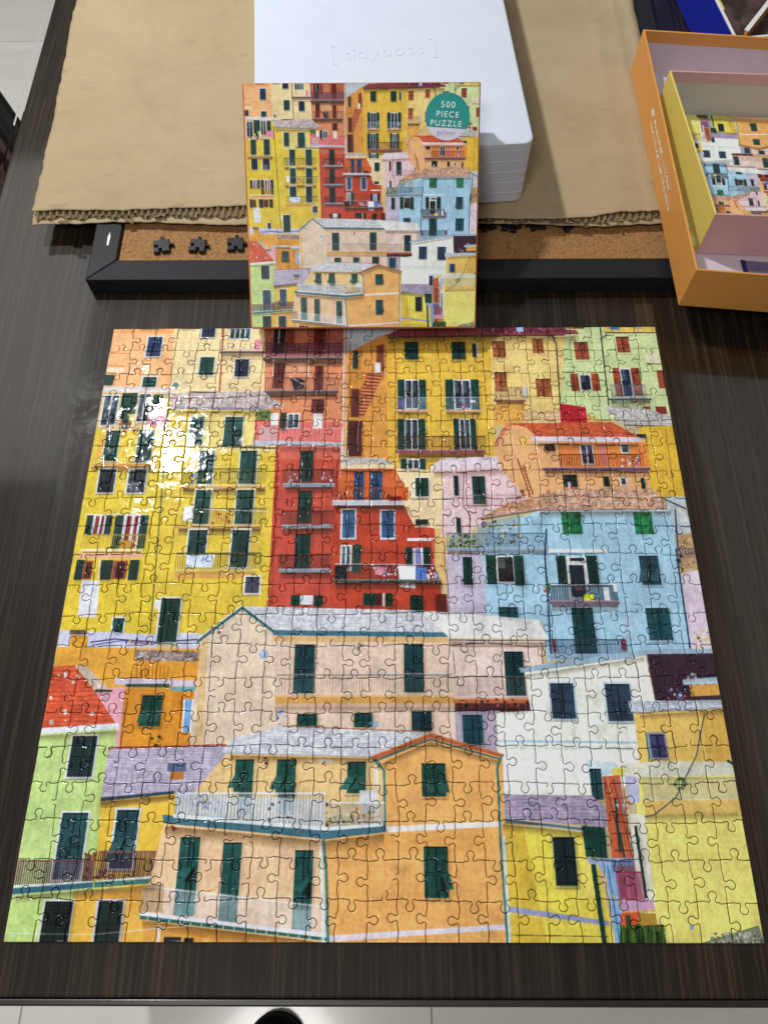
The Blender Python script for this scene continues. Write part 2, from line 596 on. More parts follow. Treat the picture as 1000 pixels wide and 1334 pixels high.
L('c8b040', 1, 240, 779, 350, 779)
W(208, 781, 233, 838, '214438', 'e4e0d4'); Q('e6e2dc', 202, 783, 208, 795)
W(148, 807, 161, 831, '2c5a54', 'e4e0d4')
P('c9c9de', 80, 822, 205, 828, 204, 846, 77, 846); P('c9c9de', 232, 826, 262, 826, 262, 846, 232, 846)
L('3a4068', 1.6, 118, 838, 150, 834, 205, 838, 262, 834); L('5a5a90', 1.3, 120, 842, 160, 836, 200, 841)
Q('e0a03c', 92, 829, 115, 846, r=.2); Q('6a5a4c', 92, 822, 114, 828, r=.4)
SPOT('', 160, 832, 200, 842, 18, 3, ['9a3a4a', '5060a0', 'e0c060'])
# --- red houses
P('c45342', 360, 576, 445, 585, 430, 795, 349, 795)
P('d97464', 362, 578, 444, 585, 442, 600, 362, 600, a=.6)
P('a8402f', 360, 590, 366, 590, 356, 792, 350, 792, a=.5)
P('db7068', 333, 548, 447, 553, 445, 579, 332, 578)
P('c8ccd2', 338, 556, 362, 558, 360, 575, 338, 574, a=.5)
Q('e8e4e0', 353, 540, 363, 556); Q('2a4038', 366, 539, 373, 562); G(374, 540, 391, 560, n=2, g='3a4a54'); Q('e4dcd8', 408, 540, 420, 560)
RAIL(340, 560, 445, 575, 'e0a8a8', 20, .4)
P('b9bac4', 330, 575, 447, 578, 446, 583, 330, 582)
L('d8ccc4', 2, 447, 560, 444, 600)
for (x0, y0, x1, y1, s0, s1, sy) in ((391, 589, 408, 629, 369, 436, 631), (388, 641, 406, 683, 367, 436, 685), (384, 697, 404, 742, 363, 434, 742)):
    W(x0, y0, x1, y1, '23463e', None)
    RAIL(s0, sy - 18, s1, sy, '55302e', 26, .55)
    SLAB(s0, sy, s1, sy + 5, '8d97a2', .5, 8)
SPOT('', 373, 616, 388, 630, 10, 4, ['b0a0a8', 'd8d0d4']); SPOT('', 420, 616, 432, 630, 8, 4, ['e0d8dc', 'a090a0'])
Q('224038', 379, 777, 391, 790); Q('dfe4ea', 391, 777, 408, 789); Q('224038', 409, 777, 420, 791)
L('8a2c24', 1.6, 440, 600, 430, 792)
P('d86c3c', 445, 608, 514, 608, 530, 630, 530, 662, 438, 662)
P('c4bab0', 446, 597, 500, 598, 516, 606, 444, 607, s=8, r=.12); P('e0cda4', 444, 607, 514, 607, 513, 612, 444, 612)
W(461, 616, 474, 653, '375a86', None); W(482, 616, 498, 653, '375a86', None)
RAIL(444, 637, 530, 654, 'a85030', 26, .5); Q('8a3020', 504, 645, 522, 653, r=.4); SPOT('', 443, 642, 450, 654, 8, 4, ['6a2a34', 'a04a3a'])
P('bf4a34', 435, 658, 536, 658, 540, 684, 566, 686, 566, 740, 582, 806, 520, 806, 428, 795)
P('a83826', 525, 700, 566, 700, 580, 806, 552, 806, 540, 760, a=.4)
SLAB(433, 653, 536, 660, 'c6c4cc', .5, 6)
W(446, 666, 462, 702, '4a6c90', 'd8d8e0'); W(497, 667, 513, 702, '38587c', 'd8d8e0')
Q('e8e6ea', 530, 702, 574, 706); G(443, 711, 458, 745, n=2, g='48606c'); Q('2a5450', 459, 711, 470, 748, r=.3)
Q('213c36', 528, 714, 537, 740); Q('e0dce4', 537, 715, 552, 742); Q('7a80b0', 541, 716, 547, 740); Q('213c36', 551, 714, 560, 740); Q('d06a50', 562, 704, 567, 740)
L('d8b8b8', 1.2, 436, 736, 578, 737)
Q('2c3c3a', 436, 739, 452, 755, r=.4); RAIL(436, 738, 576, 757, '4a3030', 44, .6)
P('efeef0', 518, 738, 541, 738, 541, 768, 521, 766); P('5a78c0', 541, 740, 556, 740, 555, 757, 542, 757); SPOT('', 486, 738, 517, 752, 36, 3.5, LA); SPOT('', 552, 738, 577, 754, 30, 4, ['e8e4ea', '8a3a6a', '6a7ac0', 'f0eef0'])
P('e8a0b0', 488, 740, 500, 740, 500, 750, 488, 750, a=.8)
SLAB(434, 756, 578, 760, '4c5c58', .5, 9)
Q('1f3f35', 473, 774, 491, 790); Q('5a2420', 491, 774, 499, 790); Q('dcd8dc', 498, 774, 501, 791); Q('1f3f35', 502, 774, 511, 791)
W(534, 777, 551, 802, '18382f', None); P('6a2a20', 566, 775, 583, 775, 583, 808, 568, 808)
# beige and pink houses
P('ecd2a4', 514, 612, 592, 614, 582, 706, 566, 690, 538, 684, 526, 660, 530, 640)
P('e3b070', 522, 560, 640, 575, 640, 600, 568, 604, 524, 612, a=.0)
P('e6bc78', 566, 690, 584, 690, 582, 775, 566, 740)
L('c8a070', 1.2, 520, 616, 590, 617)
W(541, 624, 558, 648, '23463e', 'e8e0d0'); P('d2602f', 522, 637, 532, 636, 531, 654, 506, 654, 508, 646); Q('8a2c20', 508, 648, 522, 654, r=.4)
Q('26342e', 541, 678, 557, 685); L('e0d4b8', 2, 540, 687, 565, 688)
P('e6c7c6', 578, 606, 694, 598, 694, 662, 640, 672, 604, 700, 574, 700)
P('dfb4b4', 602, 614, 690, 606, 690, 620, 602, 624, a=.4)
P('e6d4da', 560, 610, 576, 598, 650, 596, 666, 600, 664, 610, 600, 612, 562, 616)
W(591, 621, 597, 647, '2c4044', None); W(615, 622, 632, 658, '24463f', None)
L('9a6a78', 1.4, 604, 616, 602, 660, 612, 672, 612, 690); RAIL(604, 646, 690, 660, 'b890a0', 26, .4); L('a87a88', 1.6, 602, 660, 660, 660); Q('24403a', 594, 676, 600, 697)
# orange house, red roof
P('ecb27a', 642, 582, 662, 555, 700, 560, 840, 572, 846, 642, 690, 655, 652, 612)
P('cf6240', 660, 553, 796, 551, 832, 571, 700, 572, 684, 558, s=9, r=.1); P('d8805a', 642, 580, 660, 552, 666, 553, 646, 582)
P('e0d0d8', 692, 570, 832, 571, 834, 577, 692, 576); P('c8a0a0', 692, 576, 830, 577, 830, 580, 700, 580, a=.6)
P('e58a48', 728, 578, 842, 578, 846, 612, 728, 612)
P('e8bc60', 676, 570, 685, 568, 686, 582, 678, 584)
Q('30241f', 709, 580, 722, 589); Q('7a5a40', 714, 580, 716, 589)
G(755, 580, 773, 607, n=2, g='2c3450'); Q('c878a0', 781, 580, 788, 607, a=.7); G(807, 579, 819, 592, n=1, g='3a4a58')
RAIL(728, 593, 836, 609, '7a3424', 34, .55); SPOT('', 806, 594, 832, 610, 26, 4, ['d8a0b0', 'e8d8dc', '9a5070']); SPOT('', 738, 598, 756, 608, 10, 3, ['8a5a34', 'b07040'])
SLAB(706, 610, 846, 614, '6c4c66', .45, 9)
W(733, 620, 751, 636, '27302e', None); Q('e4e0dc', 739, 629, 743, 640); Q('d04030', 742, 634, 745, 642)
W(785, 622, 793, 635, '27402e', None); G(806, 623, 816, 634, n=1, g='5a3a50'); W(834, 624, 839, 640, '34503e', None)
L('8a4a30', 1.6, 673, 598, 690, 648); L('8a4a30', 1.6, 680, 608, 694, 645); SPOT('', 674, 640, 684, 656, 10, 4, ['8a4a34', 'b06a48'])
for i in range(9):
    L('a05a3c', 1, 678 + i * 1.5, 612 + i * 4, 684 + i * 1.2, 611 + i * 4)
P('caa088', 622, 678, 662, 655, 686, 652, 736, 638, 848, 638, 878, 664, 700, 666, s=11, r=.16)
P('b8764f', 640, 668, 662, 655, 690, 652, 720, 655, 690, 664, a=.45, s=9)
SPOT('', 700, 640, 860, 660, 90, 4, ['dcb8a0', 'a87858', 'e0c4b0', 'c88860'])
L('8a6254', 2, 700, 667, 879, 665)
# right edge strip
P('c4ccd0', 866, 648, 892, 648, 900, 694, 872, 698); P('d8dcd0', 876, 664, 890, 662, 894, 680, 880, 684); L('484844', 1.8, 862, 650, 892, 664)
P('bf9c74', 872, 698, 902, 696, 909, 742, 882, 742); SPOT('', 876, 700, 905, 738, 40, 4, ['d8bc90', '9a7a54', 'e0c8a0', 'd8b050'])
RAIL(880, 716, 905, 728, '6a5a6a', 10, .6); SPOT('', 878, 738, 910, 750, 20, 4, ['8a8040', 'c8a850'])
P('e4d2dc', 883, 748, 910, 744, 928, 850, 898, 850); SPOT('', 902, 822, 920, 846, 24, 4, ['e0c860', '5a4a3a', 'c8c0b0', 'e8d890'])
# --- the blue house
P('a9cfe2', 700, 667, 872, 665, 899, 850, 712, 862, 706, 812, 628, 808, 622, 720, 640, 690)
P('c4bacb', 580, 724, 628, 712, 634, 810, 583, 808); P('d8b8b8', 578, 742, 592, 730, 592, 800, 583, 806, a=.3)
P('90bad2', 628, 718, 712, 718, 712, 730, 628, 732, a=.5)
SPOT('', 582, 696, 622, 720, 120, 4.5, ['3c5a40', '6a8a58', '28382c', 'a8b890', '8a9aa0'])
P('8aa8b4', 622, 684, 678, 672, 680, 714, 622, 716, a=.7)
SPOT('', 626, 680, 678, 712, 90, 4.5, ['8a6a90', 'c8d070', '4a70a0', 'd8c8d0', '5a4a44', '98b0c8'])
RAIL(582, 696, 712, 716, '5c7484', 40, .5); SLAB(580, 715, 714, 719, '8ca0b4', .3, 6)
L('7a6a5c', 2.4, 626, 678, 700, 666)
W(603, 727, 615, 763, '1d3c36', None); P('1d3c36', 601, 758, 610, 740, 612, 744, 606, 762)
Q('24463e', 633, 725, 646, 762, r=.3); G(646, 725, 670, 761, n=1, g='2e2c28'); Q('24463e', 669, 725, 682, 763, r=.3)
Q('2d7a4e', 731, 668, 757, 697, r=.35, s=8); Q('2d7a4e', 825, 668, 849, 697, r=.35, s=8)
P('e8e4dc', 714, 716, 792, 717, 790, 721, 714, 721); Q('7090a4', 716, 721, 788, 724, a=.4)
Q('1f3c36', 725, 725, 738, 762, r=.3); Q('1f3c36', 764, 725, 778, 762, r=.3)
Q('eeece6', 738, 726, 765, 782); Q('22303a', 741, 728, 760, 732); Q('26303a', 742, 737, 761, 778, r=.3); Q('c05a54', 748, 764, 760, 770)
RAIL(714, 764, 802, 783, '2c3844', 40, .7); L('cfd8e0', 1, 714, 763, 804, 763)
SPOT('', 708, 758, 714, 772, 8, 5, ['c05a3c', '5a7a3c']); Q('f0f0ee', 785, 766, 793, 783, a=.9); Q('eeeeea', 797, 760, 802, 772); Q('e8e82c', 760, 775, 772, 784)
SLAB(715, 783, 806, 788, '7c6274', .45, 9)
W(833, 725, 858, 763, '35525e', None, .5); W(842, 793, 873, 835, '2b5a62', None); W(746, 793, 774, 852, '20484a', None); W(649, 792, 674, 807, '2c5c62', None)
L('3c5a7a', 2.2, 711, 690, 709, 725, 717, 855); L('34506e', 2.2, 879, 716, 898, 850); L('3c5a7a', 2, 878, 664, 882, 720); SPOT('', 880, 724, 886, 744, 5, 6, ['2a4048'])
P('b0a8c0', 812, 800, 824, 806, 826, 836, 814, 836, a=.35)
RAIL(715, 834, 815, 854, '3c4a60', 44, .6); Q('7a3a44', 719, 833, 723, 850); Q('7a3a44', 808, 833, 814, 848); SLAB(712, 853, 815, 857, '8fb0cc', .2, 5)
# --- cream house in the middle
P('e2cab0', 258, 834, 316, 791, 358, 822, 360, 972, 248, 980)
P('e9ccb6', 356, 826, 584, 828, 594, 968, 356, 968)
P('d7b070', 262, 838, 272, 832, 264, 975, 254, 975, a=.65)
P('d8d8dc', 314, 791, 545, 796, 584, 826, 357, 823, s=7, r=.06)
P('4a7484', 356, 822, 583, 825, 583, 831, 356, 829); P('d6a860', 356, 830, 583, 831, 583, 838, 356, 837, a=.7)
L('3f6e70', 3.5, 257, 838, 316, 793, 358, 825); L('dfe4e4', 1.2, 258, 833, 316, 789)
SPOT('', 276, 818, 286, 826, 6, 5, ['8a7a84', '6a6070'])
P('e8e6e0', 546, 796, 700, 808, 714, 833, 586, 833); L('5a4a48', 1.4, 586, 835, 714, 836)
P('a4b4cc', 337, 853, 341, 847, 348, 848, 350, 855, 345, 861, 339, 859); L('c8d4e4', 1, 340, 850, 348, 858)
W(383, 841, 409, 905, '1c4850', 'dcc09c'); W(526, 840, 551, 903, '1c4850', 'dcc09c')
for y in (879,):
    L('d8dce0', 1.4, 358, 880, 590, 878, a=.8)
RAIL(360, 880, 592, 905, '8a7464', 60, .3)
P('d4c0b4', 440, 838, 442, 904, 440, 904, 438, 838, a=.5)
SLAB(356, 904, 594, 909, 'e2b890', .15, 2); P('cf9c52', 358, 909, 594, 909, 592, 917, 358, 917); P('b07c50', 358, 917, 592, 917, 590, 922, 360, 922, a=.4)
SPOT('', 466, 838, 471, 848, 5, 5, ['9a8474'])
W(387, 931, 413, 947, '1d4c48', 'dcc09c'); W(461, 930, 485, 948, '1d4c48', 'dcc09c'); W(536, 928, 562, 953, '213c48', 'dcc09c')
SPOT('', 358, 925, 374, 952, 20, 5, ['7aa0c4', '9ac0dc', 'e0d0c0']); SPOT('', 480, 940, 492, 950, 7, 4, ['8ab0d0'])
P('e8cfc4', 582, 836, 708, 836, 706, 868, 688, 872, 692, 934, 594, 930); L('9a5a48', 1.5, 586, 843, 708, 843, a=.5)
L('a87a5c', 1.5, 590, 850, 592, 880); W(657, 850, 682, 907, '1d4044', None); L('8a6a54', 1.6, 704, 838, 706, 866)
RAIL(592, 882, 690, 908, '8a7468', 34, .35)
SLAB(590, 910, 690, 917, 'c06a3c', .5, 8); P('5a3034', 592, 917, 690, 917, 690, 928, 592, 928); SPOT('', 600, 912, 690, 924, 40, 4, ['2c2420', '8a4030', 'c86a48'])
P('b2a4b2', 592, 928, 650, 926, 646, 985, 594, 985); W(602, 932, 628, 970, '22505c', 'a8a0b0')
# white house and maroon terrace
P('f5f6e6', 646, 930, 690, 926, 682, 874, 838, 851, 854, 926, 832, 932, 834, 1002, 802, 1036, 650, 1037)
P('eaeedb', 682, 874, 838, 851, 840, 862, 684, 884, a=.6)
P('9fb8c8', 674, 871, 838, 847, 926, 846, 926, 853, 838, 854, 678, 877); L('8aa0b4', 1, 676, 877, 838, 855)
W(717, 891, 747, 937, '3a4c60', 'c8dce8'); W(789, 892, 821, 940, '3a4c60', 'c8dce8')
L('b4ccdc', 3, 646, 966, 830, 968); L('dfe4dc', 5, 646, 974, 830, 976)
P('f6f7ee', 650, 985, 800, 985, 790, 1030, 652, 1030, a=.7)
P('4a3240', 841, 853, 928, 852, 937, 912, 852, 914); SPOT('', 846, 858, 930, 906, 40, 4, ['5a3c4c', '3c2834', '6a4a58'])
SPOT('', 868, 896, 898, 912, 26, 5, ['c05a50', '6a70a0', 'd8d0d8', '2c2430'])
P('b9cfdc', 887, 886, 935, 882, 937, 891, 888, 893); P('d8a050', 896, 893, 938, 891, 940, 906, 898, 908); SPOT('', 890, 878, 906, 888, 8, 6, ['a898a8', 'c8c0c8'])
P('c8cfd8', 816, 914, 940, 912, 942, 922, 820, 929, s=8, r=.1); L('8890a0', 1.2, 818, 930, 942, 923)
P('e8c168', 824, 930, 942, 924, 952, 994, 832, 1002); P('dcae54', 912, 928, 942, 924, 952, 994, 920, 996, a=.8)
Q('4aa898', 841, 955, 848, 990); W(846, 957, 865, 987, '45456a', '9a90a0')
# yellow terrace house, lower right
P('efe27c', 822, 1000, 953, 992, 994, 1230, 846, 1230)
P('dedbc4', 802, 996, 856, 992, 950, 993, 956, 1010, 820, 1014); L('2a4050', 3, 945, 991, 957, 998)
P('e4d9a0', 834, 1014, 958, 1012, 964, 1042, 838, 1044)
RAIL(836, 1014, 960, 1041, 'b8a868', 46, .45)
P('c8c4a0', 840, 1038, 964, 1036, 964, 1040, 840, 1043, a=.6)
P('e2bc6c', 836, 1044, 965, 1041, 968, 1058, 840, 1062); L('d0a850', 1.6, 838, 1062, 968, 1059)
for k in range(12):
    t = k / 12 * 2 * math.pi
    x, y = 884 + 6.5 * math.cos(t), 1021 + 6.5 * math.sin(t)
    SPOT('', x - 1, y - 1, x + 1, y + 1, 3, 3.6, ['4a7a2c', '7aa04a', '2c5020'])
L('48525c', 1.5, 916, 930, 905, 985, 878, 1040, 850, 1062, 830, 1066)
# narrow coloured lane
P('cfdde6', 762, 990, 800, 994, 806, 1003, 788, 1012, 762, 1000); W(768, 1002, 783, 1042, '2c5258', None)
P('e4d060', 795, 1002, 812, 1000, 812, 1012, 798, 1012)
P('cc6844', 783, 1012, 806, 1010, 834, 1200, 806, 1206); P('c85838', 792, 1012, 800, 1012, 822, 1200, 812, 1200, a=.5)
P('b8b8d4', 812, 1010, 830, 1014, 832, 1046, 818, 1046)
for xx, cc in ((786, '8a4a34'), (790, 'e89a70'), (797, '7a3a2c'), (801, '6a7a9a')):
    L(cc, 1.3, xx, 1014, xx + 26, 1120)
for yy in (1040, 1062, 1086, 1108):
    L('7a4030', 1.2, 786 + (yy - 1012) * .12, yy, 810 + (yy - 1012) * .14, yy)
Q('3a2a2c', 806, 1140, 812, 1168); Q('e8d8d0', 815, 1138, 818, 1172); Q('5a6aa0', 822, 1138, 826, 1170)
L('1f4038', 3, 800, 1040, 806, 1110); L('2c4a44', 2.2, 806, 1084, 812, 1120)
SPOT('', 800, 1040, 824, 1056, 16, 4.5, ['a8c0e0', 'e0e8f0', 'c87868'])
P('eae4d0', 818, 1060, 838, 1062, 852, 1182, 832, 1182); L('1c3a38', 3.6, 826, 1076, 840, 1170)
P('ae9fb8', 650, 1035, 770, 1037, 788, 1052, 790, 1078, 652, 1066, s=9, r=.08)
L('4a7288', 3, 652, 1068, 770, 1082); P('4a3c38', 652, 1069, 700, 1073, 700, 1076, 652, 1073, a=.6)
P('ecd958', 652, 1074, 768, 1086, 800, 1230, 660, 1230); P('c89a38', 652, 1074, 680, 1076, 712, 1230, 660, 1230, a=.5)
P('ecdc78', 745, 1090, 766, 1092, 776, 1170, 752, 1170, a=.5)
P('1e4a42', 756, 1076, 786, 1078, 790, 1118, 762, 1116)
W(721, 1091, 749, 1154, '1b2c30', 'd8cc6c'); SPOT('', 713, 1150, 718, 1156, 2, 3, ['6a5030']); SPOT('', 756, 1154, 760, 1158, 2, 3, ['6a5030'])
P('9a9cc0', 660, 1180, 792, 1200, 792, 1206, 660, 1188); L('e0d070', 1.3, 660, 1190, 792, 1208)
P('8fb0da', 770, 1118, 800, 1128, 816, 1230, 800, 1230, 788, 1140); L('18413c', 6, 770, 1118, 786, 1230); L('4c80a0', 2, 790, 1128, 806, 1230)
P('a4b4d4', 762, 1118, 825, 1118, 826, 1128, 766, 1126); RAIL(796, 1122, 822, 1136, '4a5a88', 12, .7)
P('c87480', 802, 1136, 828, 1134, 838, 1178, 808, 1178, a=.6); RAIL(803, 1136, 836, 1176, '8a3a5a', 14, .6)
P('c89ab8', 804, 1172, 848, 1172, 852, 1184, 812, 1188); L('e0a060', 2, 796, 1166, 812, 1188, 852, 1186)
P('d85a30', 806, 1190, 828, 1190, 832, 1212, 808, 1212); Q('34503c', 814, 1192, 820, 1212); P('b08a3c', 830, 1190, 852, 1190, 856, 1214, 832, 1214)
P('4a5030', 806, 1208, 862, 1204, 866, 1230, 806, 1230); SPOT('', 806, 1204, 864, 1230, 90, 5, ['3c5a28', '24401c', '5a7a34', '1a2a14'])
for k in range(24):
    x = 807 + 57 * rs.rand()
    L(['3c6a28', '5a8a3a', '1e3a18'][k % 3], 2, x, 1230, x + 4 * (rs.rand() - .5), 1204 + 8 * rs.rand())
P('8c8c78', 912, 1230, 986, 1206, 994, 1230); SPOT('', 925, 1215, 992, 1229, 110, 4, ['a8a898', '5a5a4c', 'c0c0b0', '6a6a58']); L('5a7a4c', 1.6, 912, 1229, 986, 1206)
SPOT('', 898, 1207, 899, 1208, 1, 7, ['9aa8b0'])
SPOT('', 880, 1070, 980, 1200, 14, 2, ['b8a84a'])
# --- left middle: orange house, red roof, green house
P('e6a644', 76, 844, 262, 847, 256, 900, 66, 900); P('d99a40', 76, 862, 100, 862, 140, 905, 66, 905, a=.4)
P('8a7a74', 178, 848, 260, 850, 258, 863, 177, 862, r=.3); SPOT('', 180, 849, 258, 862, 80, 4, ['a89a94', '6a5c58', 'c0b4ac', '9a5a48'])
P('d99636', 177, 863, 258, 863, 256, 884, 176, 884)
for i in range(9):
    L('a8642c', 1.2, 180 + i * 5, 868, 179 + i * 5, 884)
P('cfc0d0', 150, 884, 256, 888, 254, 896, 150, 893); P('4a5a4c', 165, 892, 222, 892, 220, 897, 164, 896); P('6aa0a8', 224, 896, 255, 896, 254, 902, 222, 901)
P('dd9234', 148, 898, 254, 902, 246, 978, 146, 976); P('b8702c', 225, 902, 244, 902, 240, 935, 224, 930, a=.5); P('b87428', 158, 900, 166, 900, 158, 976, 150, 976, a=.6)
P('e9a8b4', 120, 900, 164, 896, 156, 975, 140, 975, 128, 930)
W(184, 907, 211, 947, '1e4a3e', 'c88030', .4); P('7aa4d0', 241, 912, 251, 912, 247, 955, 238, 955); L('e8eaf0', 2, 241, 912, 238, 956); L('e8eaf0', 2, 252, 912, 248, 956)
SPOT('', 198, 960, 214, 972, 16, 4, ['7a7a40', 'a05030', '3c3020'])
P('cdb8a4', 97, 868, 112, 868, 148, 902, 142, 904, 122, 900); P('4a4440', 122, 899, 148, 900, 146, 903, 122, 903)
P('dc6040', 68, 870, 98, 868, 122, 898, 152, 944, 54, 951, s=15, r=.07)
for i in range(1, 15):
    L('a83a26', .9, 68 - i * 1, 870 + i * 5.6, 98 + i * 3.6, 870 + i * 5.4, a=.6)
SPOT('', 58, 880, 140, 944, 14, 6.5, ['d8c4bc', 'b8a8a4', 'e4d4cc'])
P('e4e4ea', 52, 950, 156, 943, 156, 952, 51, 959)
P('c2d888', 50, 958, 153, 950, 138, 1166, 20, 1166); P('c6e08c', 50, 958, 90, 956, 60, 1160, 22, 1160, a=.4); P('a8c468', 130, 975, 140, 975, 132, 1160, 122, 1160, a=.5)
P('bfd680', 18, 1164, 106, 1164, 96, 1230, 4, 1230)
W(92, 960, 124, 1013, '263a3c', 'e4e4e0'); W(76, 1060, 110, 1146, '2b5456', 'e4e4e0'); Q('c8d4e4', 78, 1120, 106, 1146, a=.35)
W(56, 1175, 92, 1232, '1b2622', 'd8dcd8')
P('bcb0c4', 142, 975, 296, 971, 292, 1032, 132, 1044, s=8, r=.07); L('b04838', 2, 142, 976, 296, 971)
Q('5a6480', 219, 995, 243, 1006); Q('b8763c', 222, 1006, 240, 1016); P('8a5040', 284, 1020, 296, 1024, 292, 1034, a=.6)
P('e9c04a', 132, 1044, 230, 1034, 214, 1158, 124, 1158); P('3c4c58', 132, 1040, 228, 1031, 228, 1035, 132, 1045); P('a07a3c', 132, 1045, 228, 1036, 226, 1044, 131, 1054, a=.4)
W(149, 1056, 177, 1132, '24484c', 'd8dce4', .9)
P('e4b44a', 100, 1166, 216, 1152, 190, 1230, 90, 1230)
Q('ecb058', 160, 1166, 186, 1228, a=.5); W(126, 1175, 158, 1232, '1f2e28', 'd0c8d4')
Q('b07038', 96, 1160, 200, 1172, a=.45)
P('8a4438', 112, 1114, 128, 1114, 122, 1150, 108, 1150, a=.7); SPOT('', 110, 1112, 128, 1150, 26, 4, ['7a3a30', 'a05a44', '4a2c28'])
RAIL(24, 1122, 120, 1154, '54384a', 34, .75, '7a4a50'); RAIL(128, 1110, 216, 1146, '4a2c40', 34, .8, '8a6060')
SPOT('', 130, 1134, 150, 1146, 16, 4, ['8a3a44', '5a3a4a']); SPOT('', 190, 1130, 214, 1146, 20, 4, ['8a4a54', 'a06a6a'])
P('dfe8e4', 18, 1154, 122, 1148, 122, 1152, 18, 1157); P('3f6a7c', 17, 1158, 122, 1150, 122, 1157, 17, 1166)
P('dfe4e0', 126, 1148, 217, 1140, 216, 1144, 126, 1152); P('4a7c74', 124, 1150, 216, 1144, 214, 1150, 124, 1157)
# --- orange gable house in the foreground
P('ebc688', 296, 982, 500, 984, 500, 1064, 228, 1064); P('dba55a', 300, 982, 500, 984, 500, 992, 300, 990, a=.6)
P('d9d9de', 304, 962, 368, 947, 566, 955, 488, 986, 288, 981, s=7, r=.05); L('b87858', 1.6, 368, 947, 560, 954); L('a8b0b8', 1.5, 288, 982, 488, 987)
P('f0c89c', 214, 1074, 425, 1091, 425, 1228, 184, 1196); P('f0cfa4', 200, 1140, 425, 1168, 425, 1228, 186, 1196, a=.6); P('e8b878', 216, 1076, 425, 1092, 425, 1104, 214, 1086, a=.6)
P('efb269', 498, 992, 560, 962, 654, 986, 662, 1232, 426, 1232, 424, 1092, 500, 1086)
P('e0a04c', 500, 1088, 640, 1080, 644, 1110, 426, 1110, 426, 1094, a=.3); P('dfa058', 440, 1150, 655, 1150, 658, 1210, 430, 1216, a=.22)
P('b8643e', 480, 988, 560, 955, 656, 983, 654, 988, 560, 962, 490, 992); L('3c6868', 2.4, 486, 993, 560, 964, 652, 990); L('d8906a', 1.4, 484, 986, 560, 956, 654, 983)
W(306, 990, 330, 1032, '22564c', None, .9); W(360, 990, 385, 1034, '22564c', None, .9); W(452, 993, 476, 1034, '22564c', None, 1.1)
Q('1d3c3c', 362, 1032, 384, 1062, a=.8); Q('2a5050', 310, 1030, 328, 1062, a=.7)
P('e8e4dc', 414, 989, 434, 991, 432, 995, 416, 993); SPOT('', 344, 988, 350, 996, 5, 4, ['3a2a20']); SPOT('', 418, 992, 424, 998, 4, 4, ['4a3a30'])
W(549, 995, 580, 1038, '1f5046', None, -.5); W(552, 1103, 583, 1170, '1f5046', None); P('2f6a5e', 575, 1140, 584, 1137, 590, 1158, 582, 1160); P('14241f', 572, 1145, 576, 1142, 582, 1160, 576, 1162)
P('ece6e0', 502, 1077, 652, 1070, 652, 1077, 502, 1085)
P('e4dae4', 428, 1219, 656, 1204, 657, 1211, 428, 1227)
L('3e7c78', 3, 486, 990, 500, 1004, 501, 1080); L('3e7c78', 3, 653, 984, 647, 1000, 651, 1100, 660, 1230); L('cfe0e8', 3, 655, 1090, 663, 1230); L('e8e8e4', 6, 489, 1000, 491, 1078, a=.7)
Q('e8e8ea', 468, 1030, 490, 1048); Q('c8ccd4', 472, 1046, 486, 1060, a=.8); SPOT('', 464, 1046, 496, 1076, 36, 4.5, ['c07a3c', 'b04a34', 'e0dcd8', '6a7a3c'])
SPOT('', 420, 1044, 432, 1080, 20, 5, ['8a5a34', 'b88a5c', 'e0d8d0', '4a3a2a']); SPOT('', 434, 1062, 460, 1078, 30, 4, PL)
P('ccd6e0', 230, 1032, 296, 1038, 292, 1074, 230, 1066, a=.75); P('dbe0e6', 292, 1038, 424, 1042, 424, 1082, 292, 1074, a=.75)
SPOT('', 240, 1040, 288, 1068, 60, 4, ['a890b0', 'd8dce4', '8a9ab8', 'c8b0a8']); SPOT('', 345, 1040, 380, 1076, 40, 4.5, ['e4e8ec', 'b8c4d0', '6a5a54'])
RAIL(230, 1034, 424, 1076, '8494a8', 46, .55, 'e4ecf2'); RAIL(432, 1046, 500, 1080, '9aa4b0', 20, .7, 'f0f0f2')
P('49707c', 212, 1062, 230, 1064, 422, 1082, 500, 1076, 504, 1084, 424, 1094, 214, 1073); P('dfe4e4', 226, 1061, 424, 1078, 498, 1073, 498, 1077, 424, 1083, 226, 1066); P('8a3c2c', 222, 1074, 232, 1080, 226, 1084)
for x0, y0, x1, y1 in ((231, 1091, 257, 1194), (288, 1098, 312, 1202), (382, 1108, 406, 1216)):
    W(x0, y0, x1, y1, '27605a', None)
P('2f7268', 236, 1138, 252, 1124, 254, 1128, 240, 1148); P('0f1f1c', 240, 1148, 254, 1128, 254, 1142, 246, 1150)
P('2f7268', 384, 1158, 402, 1140, 403, 1146, 392, 1164); P('0f1f1c', 394, 1164, 404, 1146, 404, 1170)
SPOT('', 258, 1158, 280, 1162, 5, 4, ['d89a58'])
P('e2d2d6', 214, 1156, 424, 1180, 424, 1222, 212, 1192, a=.45)
P('d8b890', 186, 1156, 214, 1158, 212, 1190, 184, 1188); RAIL(186, 1158, 213, 1188, 'b0906c', 12, .7)
L('eeeeea', 1.4, 186, 1155, 214, 1158, 426, 1182)
Q('6a9a9c', 232, 1176, 256, 1192, a=.5); Q('9ab8bc', 384, 1186, 404, 1214, a=.6)
P('ece6ea', 183, 1188, 426, 1216, 426, 1222, 183, 1193); P('36685e', 183, 1193, 426, 1222, 426, 1226, 183, 1198)
for i in range(34):
    if i % 2:
        x = 186 + i * 7
        L('c8d8d0', 1.4, x, 1194 + i * .84, x, 1199 + i * .84)
